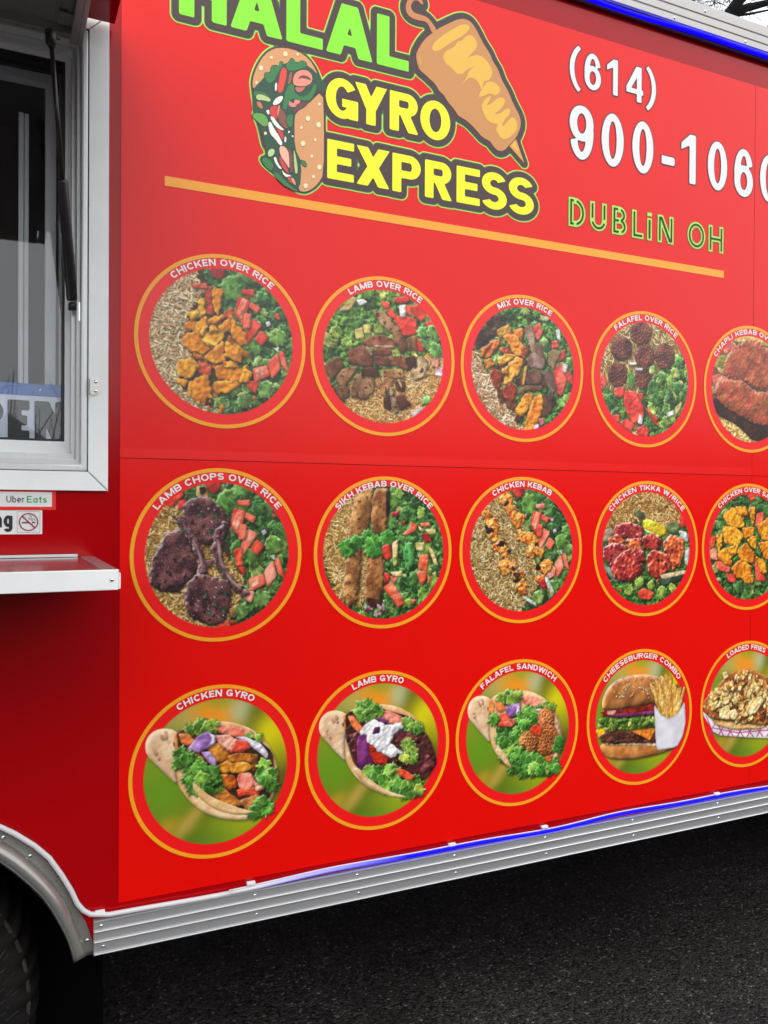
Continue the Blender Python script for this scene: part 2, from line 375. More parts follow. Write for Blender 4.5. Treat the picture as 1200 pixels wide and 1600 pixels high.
    def rice(s, P, cols=('d9b98a', 'c39f6c', 'e6cda2', 'a98352'), base='4a3318', n=None, L=17, w=2.5, dirs=None, raw=False):
        P = P if raw else s.T(P)
        bc = ''.join('%02x' % int(255 * v) for v in hexc(base) * .5 + hexc(cols[1]) * .38); s.blob(P, bc, bc, bev=3, k=.3, sh=.3, hl=0, rag=3, grow=1)
        area = abs(np.sum(P[:, 0] * np.roll(P[:, 1], -1) - P[:, 1] * np.roll(P[:, 0], -1))) / 2
        n = n or int(area / 27)
        cc = [hexc(c) for c in cols]
        for x, y in s.inside(P, n):
            a = RNG.uniform(0, math.pi) if dirs is None else RNG.normal(dirs, .55)
            l = L * RNG.uniform(.7, 1.15) / 2; bend = RNG.uniform(-.10, .10)
            x0, y0 = int(x - l - 4), int(y - l - 4); x1, y1 = int(x + l + 5), int(y + l + 5)
            if x0 < 0 or y0 < 0 or x1 > s.N or y1 > s.N: continue
            X, Y = np.meshgrid(np.arange(x0, x1) + .5 - x, np.arange(y0, y1) + .5 - y)
            u = X * math.cos(a) + Y * math.sin(a); v = -X * math.sin(a) + Y * math.cos(a) + bend * (u * u / l - l / 2)
            d = w * np.sqrt(np.clip(1 - (u / l) ** 2, 0, 1)) - np.abs(v)
            d = np.where(np.abs(u) > l, -5, d)
            im = s.im[y0:y1, x0:x1]
            im *= (1 - .34 * np.clip((np.roll(np.roll(d, 2, 0), 1, 1) + 1.6) / 2.5, 0, 1))[..., None]
            c = cc[RNG.integers(len(cc))] * RNG.uniform(.92, 1.16)
            lit = np.clip(1.05 - .16 * (v * math.cos(a)) / w * 1.6 - .3 * (np.abs(v) / w) ** 2, .4, 1.25)
            al = np.clip(d + .6, 0, 1)[..., None]
            s.im[y0:y1, x0:x1] = im * (1 - al) + np.clip(c * lit[..., None], 0, 1) * al
    def leaf(s, x, y, r, c1, c2, sh=.5, asp=1.0, ang=None, rag=2.2):
        n = RNG.integers(9, 15); ang = RNG.uniform(0, 6.28) if ang is None else ang
        th = np.arange(n * 2) / n * math.pi; rr = r * np.where(np.arange(n * 2) % 2, RNG.uniform(.76, .90, n * 2), RNG.uniform(.92, 1.12, n * 2))
        a, b = rr * np.cos(th) * asp, rr * np.sin(th) / asp
        P = np.stack([x + a * math.cos(ang) - b * math.sin(ang), y + a * math.sin(ang) + b * math.cos(ang)], 1)
        s.blob(P, c1, c2, bev=9, k=.9, rag=rag * .55, bump=2.4, tex='smooth', sh=sh, hl=.45, ch=1, ridge=.42, rim=.35)
        # a pale rib
        l = r * .8 * asp; X0 = np.array([x - l * math.cos(ang), y - l * math.sin(ang)]); X1 = np.array([x + l * math.cos(ang), y + l * math.sin(ang)])
        nn = np.array([-math.sin(ang), math.cos(ang)]); mid = (X0 + X1) / 2 + nn * r * RNG.uniform(-.25, .25)
        s.flat(np.array([X0 - nn * .8, mid - nn * 1.1, X1, mid + nn * 1.1, X0 + nn * .8]), RNG.choice(['b9d68a', 'a9cf78', '8fb85c']), ch=1, alpha=.55)
    def salad(s, P, n=60, r=(9, 22), greens=None, base='1d3312', raw=False, bits=True, asp=1.0):
        P = P if raw else s.T(P)
        greens = greens or [('2f7a2c', '1d5420'), ('3a8432', '225a22'), ('5fa844', '357a2c'), ('2a6a2a', '183f1a'), ('24602a', '163f1a')]
        g0 = greens[0]; g1 = greens[min(2, len(greens) - 1)]
        s.blob(P, g0[0], g0[1], bev=3, k=.9, sh=.3, hl=.2, rag=3, bump=2.2, tex='mid', ridge=.7, c3=base, grow=1)
        s.blob(P, g1[0], g0[1], bev=3, k=.9, sh=0, hl=.2, rag=3, bump=2.2, tex='fine', ridge=.6, c3=base, grow=1) if False else None
        for x, y in s.inside(P, int(n * .85)):
            g = greens[RNG.integers(len(greens))]
            s.leaf(x, y, RNG.uniform(*r) * 1.3, *g, asp=RNG.uniform(1, 1.45) * asp)
        if bits:
            for x, y in s.inside(P, max(3, n // 9)):
                if RNG.random() < .5: s.blob(s.rnd_poly(x, y, RNG.uniform(4, 8), 5, 1.3), 'e8e2e0', 'b9a8bd', bev=3, sh=.4)
                else: s.blob(s.rnd_poly(x, y, RNG.uniform(5, 9), 5, 1.2), 'e2553a', 'b8321f', bev=4, sh=.4)
    def many(s, P, n, r, c1s, asp=1.2, raw=False, **kw):
        P = P if raw else s.T(P)
        for x, y in s.inside(P, n):
            c = c1s[RNG.integers(len(c1s))]; s.blob(s.rnd_poly(x, y, RNG.uniform(*r), RNG.integers(4, 7), asp), c[0], c[1], **kw)
    def chunk(s, pts, c1, c2=None, **kw): s.blob(s.T(pts), c1, c2, **kw)
    def ball(s, x, y, rx, ry, c1='8a4420', c2='5a2812', **kw):
        pts = [(x + rx * math.cos(a), y + ry * math.sin(a)) for a in np.linspace(0, 2 * math.pi, 14)[:-1]]
        kw = dict(dict(bev=26, k=.55, bump=1.1, tex='fine', rag=1.0, sh=.6, hl=.2, spk='d79a5c', grain=.12), **kw)
        s.blob(s.T(pts), c1, c2, **kw)
    def clip(s):
        a = np.clip((s.r_in - s.rr) / s.PX + .5, 0, 1)[..., None]; s.im = s.im * a + s.rim * (1 - a)
    def blur_bg(s):
        """out-of-focus garden behind the sandwiches, in disc units (x right, y down)"""
        yy, xx = np.mgrid[0:s.N, 0:s.N]; u = (xx - s.N / 2) * s.PX / s.r_in; v = (yy - s.N / 2) * s.PX / s.r_in
        im = np.empty((s.N, s.N, 3)); im[:] = hexc('6e7814')
        for x, y, rx, ry, an, c, st in [(-.3, -.75, .5, .3, 0, 'b4a658', .9), (-.02, -.8, .30, .26, 0, 'f08c18', 1.0), (.05, -1.0, .2, .12, 0, '8a9a20', .8), (.38, -.80, .20, .18, 0, 'b4b88a', .95), (.62, -.72, .18, .28, .3, '4c4c10', .95),
                                  (.78, -.40, .26, .34, 0, 'dccb0c', 1.0), (.85, .15, .2, .4, 0, '8a8a10', .9), (.95, .5, .2, .35, .2, '3c2c10', .95), (-.75, .1, .34, .4, 0, '5e8c14', 1), (-.95, -.3, .3, .3, 0, '7a8f1c', .8),
                                  (-.35, .62, .36, .1, -.75, 'b89440', .9), (-.7, .68, .16, .1, -.6, 'b58a20', .8), (-.3, .9, .5, .1, -.5, '4e5a10', .8), (.0, .55, .3, .12, -.6, '3f5c0c', .75), (.92, .3, .12, .2, 0, '5a4a14', .8), (-.55, -.45, .2, .16, 0, '6f7a20', .8), (.15, .7, .35, .2, -.4, '7f8f18', .9), (.1, 1.0, .5, .15, 0, '4e7a18', .8), (.5, .75, .4, .18, -.5, '96a010', .8)]:
            ca, sa = math.cos(an), math.sin(an); a = (u - x) * ca + (v - y) * sa; b = -(u - x) * sa + (v - y) * ca
            g = np.exp(-(((a / rx) ** 2 + (b / ry) ** 2) / 1.4) ** 1.3)[..., None] * st; im = im * (1 - g) + hexc(c) * g
        s.im = im
    def vertex_colours(s):
        N = s.N // 2 * 2; a = np.clip(s.im[:N, :N], 0, 1); b = a.copy(); b[1:-1, 1:-1] = (a[1:-1, 1:-1] * 4 + a[:-2, 1:-1] + a[2:, 1:-1] + a[1:-1, :-2] + a[1:-1, 2:]) / 8; a = b; a = np.clip(a ** .93, 0, 1); a = (a[0::2, 0::2] + a[1::2, 0::2] + a[0::2, 1::2] + a[1::2, 1::2]) / 4
        return a

GOLD = [('ea9c24', 'c87414'), ('f0aa2c', 'd4881c'), ('e48a1c', 'bc6610'), ('f2b63c', 'd89428')]
TOM = [('f07454', 'dc4a34'), ('e8523a', 'c8301f'), ('f49a80', 'e4684c')]
MEAT = [('8a5a3a', '5a3420'), ('7a4428', '4a2414'), ('9a6a48', '6b4530')]

def garden_side(c, crop, src, top=True):
    """tomato and lettuce half shared by three of the pictures"""
    c.use(crop, src)
    c.salad([(450, 100), (640, 90), (900, 160), (1120, 400), (1150, 700), (1050, 980), (700, 1150), (560, 1120), (560, 960), (760, 880), (740, 640), (640, 420), (560, 260)], n=95, r=(10, 21),
            greens=[('2e7530', '1c5224'), ('3c8a3a', '246028'), ('59a048', '347530'), ('22592c', '143a1c'), ('6cab58', '3e7c38')])
    c.leaf(*c.T([(700, 260)])[0], 34, '4f9c42', '2f7a34'); c.leaf(*c.T([(1000, 590)])[0], 26, '6aae4c', '3f8a3a'); c.leaf(*c.T([(790, 200)])[0], 26, '3f8c3c', '256428')
    c.leaf(*c.T([(850, 650)])[0], 24, '4a9a40', '2c7030'); c.leaf(*c.T([(920, 940)])[0], 26, '58a352', '34763a'); c.leaf(*c.T([(780, 1010)])[0], 24, '7ab868', '3f7f42'); c.leaf(*c.T([(900, 330)])[0], 22, '2f7a36', '1d5226')
    for p in [[(740, 320), (812, 350), (770, 500), (715, 430)], [(830, 470), (892, 510), (800, 632), (788, 560)], [(780, 430), (822, 440), (815, 525), (768, 530)], [(850, 600), (890, 545), (937, 590), (890, 645)],
              [(820, 355), (882, 390), (862, 428), (812, 390)], [(838, 800), (925, 780), (948, 845), (850, 885)], [(940, 760), (1000, 700), (1018, 800), (962, 865)], [(1008, 690), (1040, 690), (1075, 822), (1030, 780)],
              [(800, 880), (872, 890), (850, 962), (800, 920)], [(760, 270), (840, 270), (840, 310), (770, 300)]]:
        c.chunk(p, *TOM[RNG.integers(3)], bev=5, bump=.5, ch=1, sh=.65, grow=1.12, hl=.45)
    c.chunk([(725, 420), (765, 330), (800, 350), (760, 470)], 'f09a80', 'e06a50', bev=5, bump=1, ch=1, sh=0); c.chunk([(850, 810), (900, 790), (915, 840), (860, 860)], 'f4a890', 'e88068', bev=4, ch=1, sh=0)
    c.chunk([(920, 490), (945, 480), (955, 505), (930, 520)], 'c9c0c8', '9a90a8', bev=4, sh=.4); c.chunk([(975, 665), (1010, 655), (1005, 690)], 'e4e4dc', 'b8b8b0', bev=3, sh=.3)
    if top:
        c.chunk([(545, 120), (645, 118), (645, 180), (600, 205), (560, 175)], 'c8362c', '8a1c1a', bev=8, sh=.6)

CR = {'A': (200, 390, 4.286), 'B': (480, 420, 5.0), 'C': (710, 450, 5.714), 'D': (910, 470, 4.138), 'E': (195, 720, 4.2105), 'F': (480, 735, 5.217),
      'G': (710, 740, 5.714), 'H': (910, 740, 4.138), 'I': (190, 1050, 4.138), 'J': (460, 1030, 4.8), 'K': (700, 1010, 5.714), 'L': (905, 990, 4.068)}
RING = {(0, 0): (.429, 1.877), (0, 1): (.800, 1.876), (0, 2): (1.177, 1.877), (0, 3): (1.563, 1.877), (0, 4): (1.951, 1.876),
        (1, 0): (.422, 1.434), (1, 1): (.803, 1.432), (1, 2): (1.177, 1.431), (1, 3): (1.574, 1.428), (1, 4): (1.949, 1.427),
        (2, 0): (.421, .984), (2, 1): (.792, .984), (2, 2): (1.170, .982), (2, 3): (1.557, .981), (2, 4): (1.949, .978)}
ALL = [(-.2, -.2), (1.2, -.2), (1.2, 1.2), (-.2, 1.2)]
def whole(c): return np.array(ALL) * c.N

def pic_chicken_rice(c):
    garden_side(c, CR['A'], RING[0, 0])
    c.rice([(100, 560), (140, 340), (280, 180), (470, 110), (460, 200), (520, 270), (470, 330), (400, 420), (370, 600), (440, 740), (330, 800), (360, 920), (480, 1040), (620, 1080), (600, 1160), (380, 1120), (160, 880)])
    c.many([(370, 420), (640, 400), (800, 700), (760, 960), (600, 960), (380, 800)], 30, (12, 20), [('b8701a', '8a4c10'), ('d08a1c', '98580f')], bev=8, sh=.5)
    for p, q in [([(515, 250), (560, 258), (572, 430), (520, 432)], 4), ([(420, 235), (520, 225), (530, 262), (440, 262)], 5), ([(470, 740), (560, 780), (540, 860), (470, 820)], 5), ([(640, 420), (700, 390), (700, 450), (655, 465)], 5)]:
        c.chunk(p, 'd8603a', 'b03c20', bev=5, ch=1)
    G = [([(565, 258), (638, 270), (606, 432), (573, 410)], 0), ([(468, 330), (512, 335), (516, 440), (455, 462), (470, 400)], 3), ([(378, 500), (430, 472), (468, 500), (440, 548), (388, 545)], 2), ([(395, 420), (460, 400), (465, 450), (420, 470)], 1),
         ([(452, 505), (522, 450), (532, 520), (500, 580), (455, 550)], 1), ([(528, 470), (600, 438), (652, 452), (600, 490), (540, 500)], 2), ([(598, 520), (692, 446), (692, 540), (640, 562)], 0), ([(696, 465), (772, 550), (798, 635), (738, 632), (688, 570)], 2),
         ([(368, 580), (450, 548), (545, 662), (500, 705), (378, 655)], 2), ([(498, 600), (580, 533), (645, 575), (590, 655), (518, 632)], 3), ([(430, 690), (495, 705), (492, 742), (440, 722)], 2), ([(516, 722), (640, 608), (652, 752), (580, 768)], 2),
         ([(650, 612), (758, 690), (752, 755), (655, 722)], 0), ([(338, 742), (430, 733), (468, 780), (420, 862), (332, 842)], 1), ([(332, 855), (402, 880), (380, 918), (328, 896)], 0), ([(583, 792), (690, 752), (805, 850), (720, 888), (598, 860)], 2),
         ([(588, 885), (700, 880), (745, 905), (650, 968), (575, 940)], 0), ([(398, 902), (532, 838), (555, 960), (500, 1042), (438, 1000)], 2), ([(540, 520), (590, 510), (600, 545), (550, 560)], 3), ([(780, 780), (830, 830), (800, 890), (740, 900)], 1), ([(630, 750), (700, 750), (740, 790), (650, 790)], 1)]
    for p, g in G: c.chunk(p, *GOLD[g], bev=8, bump=1.1, rag=1.3, sh=.7, hl=.35, c3='c46c14', grow=1.1)
    c.many([(330, 900), (620, 1000), (640, 1120), (440, 1060)], 8, (4, 8), GOLD, bev=3)

def pic_lamb_rice(c):
    c.salad(whole(c), n=70, r=(10, 20), raw=True, bits=False, greens=[('4f9a34', '2c6a22'), ('7cb84a', '45882e'), ('a3cf6a', '5f9a3c'), ('2f6a26', '1a4418')])
    c.chunk([(250, 330), (350, 220), (390, 240), (330, 320)], 'b9c98a', '8fa860', bev=6); c.chunk([(370, 480), (430, 460), (440, 540), (380, 550)], 'c0dc90', '88b458', bev=5); c.chunk([(380, 245), (430, 238), (468, 262), (410, 290)], 'f0f0ec', 'c4c4b8', bev=5)
    c.chunk([(435, 440), (495, 440), (490, 505), (445, 505)], 'b8d880', '7cae4c', bev=4); c.chunk([(520, 430), (590, 440), (590, 500), (520, 505)], '9ccc68', '5f9e40', bev=4)
    c.rice([(300, 900), (600, 820), (820, 800), (950, 650), (1060, 640), (1100, 900), (900, 1150), (600, 1260), (300, 1150)], cols=('dcab62', 'c98f48', 'edc88a', 'b37a38'), base='6a3f1a', L=22, w=2.2)
    for p in [[(675, 230), (790, 215), (790, 265), (700, 272)], [(570, 260), (640, 262), (640, 310), (600, 310)], [(800, 300), (880, 280), (925, 370), (890, 412), (830, 360)], [(920, 420), (990, 400), (1000, 450), (940, 468)],
              [(610, 320), (670, 320), (690, 380), (650, 390)], [(680, 370), (840, 390), (850, 510), (740, 520), (690, 430)], [(845, 545), (910, 560), (930, 620), (880, 650), (845, 620)], [(760, 280), (810, 300), (810, 370), (770, 350)]]:
        c.chunk(p, 'ea4c34', 'c4281c', bev=6, bump=.8, hl=.5)
    c.chunk([(715, 290), (765, 285), (765, 370), (725, 375)], 'f4ecea', 'd0b8b4', bev=5); c.chunk([(1000, 770), (1055, 775), (1050, 840), (1000, 835)], 'f0d8dc', 'd898a0', bev=4); c.chunk([(970, 700), (1025, 700), (1020, 770), (975, 765)], 'e89878', 'd07058', bev=4)
    for x, y, r in [(950, 560, 30), (1000, 640, 24), (900, 500, 20), (980, 500, 24), (930, 1030, 16)]: c.leaf(*c.T([(x, y)])[0], r, '5fae50', '2f7a38')
    M = [([(520, 350), (590, 335), (720, 470), (680, 520), (580, 440)], 'b58a62', '8a603e'), ([(670, 510), (720, 500), (790, 600), (740, 660), (680, 590)], '8a5a34', '5a3218'), ([(770, 550), (840, 520), (855, 640), (790, 630)], '9a6a3c', '6a4420'),
         ([(435, 560), (560, 515), (660, 555), (672, 625), (560, 610), (450, 600)], '9a5a3c', '6a3420'), ([(500, 640), (620, 610), (660, 660), (560, 700)], '7a3a24', '4c2012'), ([(320, 650), (430, 600), (510, 680), (500, 765), (330, 735)], '8e5236', '5c2e1a'),
         ([(140, 740), (260, 690), (270, 780), (190, 870), (150, 810)], '7a4a2a', '4a2814'), ([(230, 840), (290, 780), (400, 765), (320, 880), (290, 930), (240, 900)], '94683e', '5e3c20'), ([(200, 910), (320, 930), (330, 1000), (260, 1020)], '6a4426', '3e2412'),
         ([(370, 830), (520, 840), (515, 960), (440, 1020), (340, 990)], '9a7048', '6a4628'), ([(520, 680), (640, 700), (640, 760), (540, 750)], '824228', '4e2414'), ([(640, 690), (760, 680), (820, 760), (760, 790), (650, 740)], 'a0603c', '6c3820'),
         ([(590, 790), (740, 790), (755, 860), (600, 850)], 'b88450', '8a5a30'), ([(810, 800), (880, 680), (940, 750), (900, 850), (830, 865)], 'c8a878', '9a7a52'), ([(565, 900), (620, 850), (670, 870), (610, 1000), (575, 970)], 'b07a48', '80502c'),
         ([(590, 1020), (640, 980), (650, 1110), (600, 1080)], '5a2a14', '38180a'), ([(690, 1000), (740, 980), (805, 1060), (720, 1110)], '5e2c18', '3a1a0c'), ([(640, 940), (670, 930), (705, 1110), (680, 1130)], 'b08a64', '8a6444'), ([(680, 880), (760, 880), (760, 960), (700, 950)], '6a3820', '40200f'),
         ([(420, 780), (540, 770), (560, 840), (430, 840)], '4a2412', '2e140a'), ([(760, 700), (830, 680), (850, 740), (790, 790)], '5a3018', '3a1c0e')]
    for p, a, b in M: c.chunk(p, a, b, bev=7, bump=.9, tex='grit', rag=.8, sh=.75, hl=.25, grain=.14, c3='4a2818')
    c.chunk([(455, 620), (475, 612), (505, 670), (495, 680)], 'c0a080', '987858', bev=3); c.chunk([(700, 870), (720, 865), (740, 920), (730, 930)], 'c49868', 'a07848', bev=3)
    c.chunk([(810, 1130), (890, 1078), (905, 1098), (825, 1160)], 'eadfe2', 'b8a4ac', bev=4); c.chunk([(520, 600), (660, 600), (672, 620), (540, 612)], 'd8b890', 'b08c64', bev=2, sh=0)

def pic_mix_rice(c):
    c.salad(whole(c), n=90, r=(9, 18), raw=True, bits=False, greens=[('3c8a34', '20561f'), ('5aa844', '2f7428'), ('24591f', '123412'), ('7cc060', '438a3a')])
    c.chunk([(120, 520), (200, 380), (330, 250), (440, 260), (440, 350), (300, 470), (180, 560)], '4a3424', '2a1c14', bev=10, bump=2)
    c.rice([(100, 560), (200, 580), (260, 740), (400, 900), (540, 1050), (600, 1290), (400, 1300), (150, 1050)], cols=('d9b48a', 'bf9262', 'e8cfae', '9c6f42'), base='54301a', L=26, w=2.6)
    c.many([(230, 520), (600, 400), (900, 700), (850, 1150), (560, 1200), (430, 1000)], 26, (12, 22), [('5a3018', '34180c'), ('6e3a1c', '3c1c0e')], bev=8)
    for p in [[(700, 350), (760, 315), (782, 400), (745, 465), (705, 430)], [(865, 480), (915, 470), (925, 535), (870, 545)], [(880, 720), (960, 690), (1000, 820), (950, 960), (900, 920)], [(980, 720), (1050, 780), (1055, 870), (1000, 820)], [(930, 580), (985, 550), (980, 640), (920, 660)]]:
        c.chunk(p, 'e4604c', 'c03430', bev=7, hl=.5)
    c.chunk([(965, 680), (1010, 690), (990, 760), (960, 740)], 'f0e4e4', 'd0b8b8', bev=4); c.chunk([(900, 380), (935, 375), (945, 470), (915, 460)], 'e4ece4', 'b4c8b4', bev=4); c.chunk([(760, 240), (860, 270), (820, 300), (770, 290)], 'c8d8bc', '90b080', bev=4)
    O = [([(380, 370), (490, 330), (505, 400), (430, 440), (385, 420)], 'd89a34', 'a06a20'), ([(520, 380), (610, 360), (605, 480), (540, 440)], 'e89038', 'b8601c'), ([(430, 440), (520, 405), (610, 520), (600, 600), (540, 605), (480, 500)], 'ee9a34', 'c06c1c'),
         ([(330, 480), (395, 455), (390, 520), (290, 630), (240, 610), (250, 550)], 'e8862c', 'b85418'), ([(230, 550), (330, 490), (290, 560), (250, 620)], 'd06428', '9a3c14'), ([(395, 540), (460, 520), (520, 590), (440, 600)], 'c85028', '8a3014'), ([(260, 640), (330, 630), (350, 690), (280, 730)], 'd07a28', '98501a'),
         ([(380, 620), (480, 590), (540, 610), (470, 680), (400, 690)], 'eeb048', 'c07c24'), ([(440, 850), (480, 680), (560, 615), (610, 660), (570, 760), (480, 850)], 'f0a83c', 'c4781c'), ([(420, 720), (480, 700), (470, 780), (430, 770)], 'dc9430', 'a86418'),
         ([(310, 750), (390, 730), (415, 800), (400, 900), (350, 880)], 'b8481c', '7a280e'), ([(430, 900), (510, 840), (555, 910), (530, 1010), (440, 980)], 'c04a20', '80260e'), ([(600, 500), (660, 560), (620, 640), (590, 590)], 'c8642c', '8e3c18'),
         ([(535, 1090), (620, 960), (690, 940), (690, 1020), (600, 1150)], 'f09a28', 'c0700f'), ([(610, 1290), (660, 1100), (700, 1000), (750, 955), (790, 1010), (760, 1160), (700, 1280)], 'f2942a', 'c86814')]
    for p, a, b in O: c.chunk(p, a, b, bev=9, bump=1.5, rag=1.2, sh=.65, hl=.4)
    M = [([(620, 345), (690, 340), (735, 570), (690, 580), (650, 460)], 'a08468', '74583e'), ([(720, 500), (770, 500), (810, 690), (760, 700)], '8e6c58', '604434'), ([(650, 640), (700, 580), (800, 640), (790, 725), (660, 700)], '98786c', '68483c'),
         ([(830, 580), (880, 555), (945, 575), (880, 720), (840, 690)], 'a08a5c', '74603c'), ([(640, 760), (720, 720), (775, 770), (760, 855), (640, 860)], '6a4434', '44281c'), ([(780, 760), (860, 740), (910, 900), (870, 940), (820, 860)], '7c5c50', '50382c'),
         ([(560, 930), (640, 870), (770, 880), (760, 920), (640, 915), (570, 955)], '8e6444', '5e3e26'), ([(790, 960), (880, 950), (860, 1100), (790, 1150)], '5e3a26', '3a2216')]
    for p, a, b in M: c.chunk(p, a, b, bev=7, bump=.8, tex='grit', rag=.8, sh=.7, grain=.2, spk='c8a898', hl=.1)
    c.chunk([(620, 710), (645, 700), (620, 860), (600, 860)], 'e8a040', 'b87828', bev=3); c.chunk([(750, 1170), (790, 1160), (800, 1210), (760, 1230)], 'd87a80', 'b05060', bev=4); c.chunk([(700, 1240), (745, 1210), (750, 1250), (710, 1262)], 'd8d0e8', 'a890c8', bev=4)

def pic_falafel_rice(c):
    c.rice(whole(c), raw=True, cols=('d8b878', 'c49c58', 'e8d09c', 'a88244'), base='54401c', L=26, w=2.0, n=1100)
    c.salad([(380, 560), (600, 380), (700, 400), (720, 700), (560, 900), (400, 900), (330, 700)], n=80, r=(8, 18), greens=[('3a8c34', '1f5a20'), ('68b84a', '3a8630'), ('94d068', '559c3e'), ('2a6a2a', '153c18')], bits=False)
    c.salad([(110, 560), (200, 590), (260, 640), (290, 760), (200, 740), (130, 660)], n=14, r=(10, 20), bits=False)
    for p in [[(110, 490), (135, 475), (155, 530), (135, 570)], [(205, 570), (260, 555), (270, 610), (230, 630), (205, 605)], [(275, 590), (345, 595), (390, 700), (385, 770), (320, 790), (270, 680)], [(345, 600), (390, 600), (380, 650)], [(190, 740), (240, 740), (230, 785), (205, 780)],
              [(240, 790), (280, 765), (330, 800), (310, 850), (260, 820)], [(350, 830), (390, 805), (425, 835), (415, 880), (360, 870)], [(400, 690), (440, 720), (500, 820), (460, 790)], [(440, 740), (490, 760), (470, 790)]]:
        c.chunk(p, 'e64a3a', 'c02a22', bev=7, hl=.55)
    for x, y, rx, ry in [(375, 212, 65, 70), (250, 310, 66, 74), (398, 360, 60, 72), (528, 360, 60, 78), (225, 478, 58, 74), (390, 500, 50, 70)]: c.ball(x, y, rx, ry, '6a3424', '3e1a12', bev=22, spk='b07458', bump=2.0, k=.6)
    c.leaf(*c.T([(312, 510)])[0], 24, '4a9a3e', '2a6a2c', asp=1.25, ang=1.5)
    for x, y, r in [(455, 560, 24), (510, 490, 20), (450, 450, 16), (620, 400, 20), (610, 560, 22), (470, 640, 22), (540, 700, 20), (180, 640, 22), (540, 780, 20)]: c.leaf(*c.T([(x, y)])[0], r, RNG.choice(['4aa044', '2f8038', '7cc45c']), '256a2c')
    c.chunk([(365, 735), (385, 750), (382, 800), (355, 790)], 'eadce0', 'c0a0b0', bev=4); c.chunk([(295, 400), (345, 398), (345, 415), (300, 415)], 'e8e4e0', 'c0b8b8', bev=3); c.chunk([(335, 440), (385, 435), (385, 452), (345, 452)], 'ece8e8', 'c8b8c0', bev=3)
    c.chunk([(540, 730), (580, 710), (590, 735), (555, 752)], 'f0f4e8', 'c8d0b8', bev=4); c.chunk([(595, 690), (640, 655), (630, 700), (600, 740)], 'd0e8b0', '9cc478', bev=5)

def pic_chapli(c):
    c.im[:] = hexc('7a3a24')
    c.many(whole(c), 60, (20, 45), [('d8a070', 'b8603c'), ('e0a888', 'c8644a'), ('9ab860', '6a9040')], raw=True, bev=12, sh=.2, soft=2)
    c.chunk([(960, 240), (1100, 225), (1250, 240), (1300, 330), (1150, 290), (1000, 270)], 'b4cc70', '88a848', bev=12, soft=2); c.chunk([(850, 370), (920, 350), (940, 400), (890, 445), (855, 430)], '7ca040', '557a2c', bev=8, soft=1.5)
    c.chunk([(900, 290), (960, 265), (980, 300), (920, 350)], 'e0735a', 'c04c3a', bev=8, soft=2); c.chunk([(835, 490), (900, 470), (915, 540), (850, 560)], 'e08c70', 'c8604a', bev=8, soft=1.5)
    c.chunk([(870, 430), (960, 470), (960, 490), (880, 465)], 'c4d894', '94b060', bev=4)
    c.rice([(850, 680), (960, 760), (1100, 830), (1250, 850), (1250, 960), (1000, 960), (850, 800)], cols=('e8c070', 'd4a44c', 'f2d698', 'b88430'), base='6a3c14', L=26, w=4.5)
    c.chunk([(850, 640), (950, 640), (1050, 760), (1300, 780), (1300, 880), (1100, 900), (1000, 800), (880, 740)], '3c1a10', '22100a', bev=10)
    for p in [[(920, 420), (960, 330), (1050, 270), (1130, 268), (1180, 330), (1300, 330), (1320, 560), (1180, 580), (1060, 530), (930, 480)], [(860, 580), (920, 515), (1040, 530), (1120, 600), (1320, 570), (1320, 770), (1150, 800), (1020, 740), (900, 660)]]:
        c.chunk(p, 'b0482c', '7e2e1c', bev=26, bump=1.5, tex='grit', rag=2, sh=.75, hl=.45, k=1.0, c3='6a5a20', spk='e8a070', grain=.12)

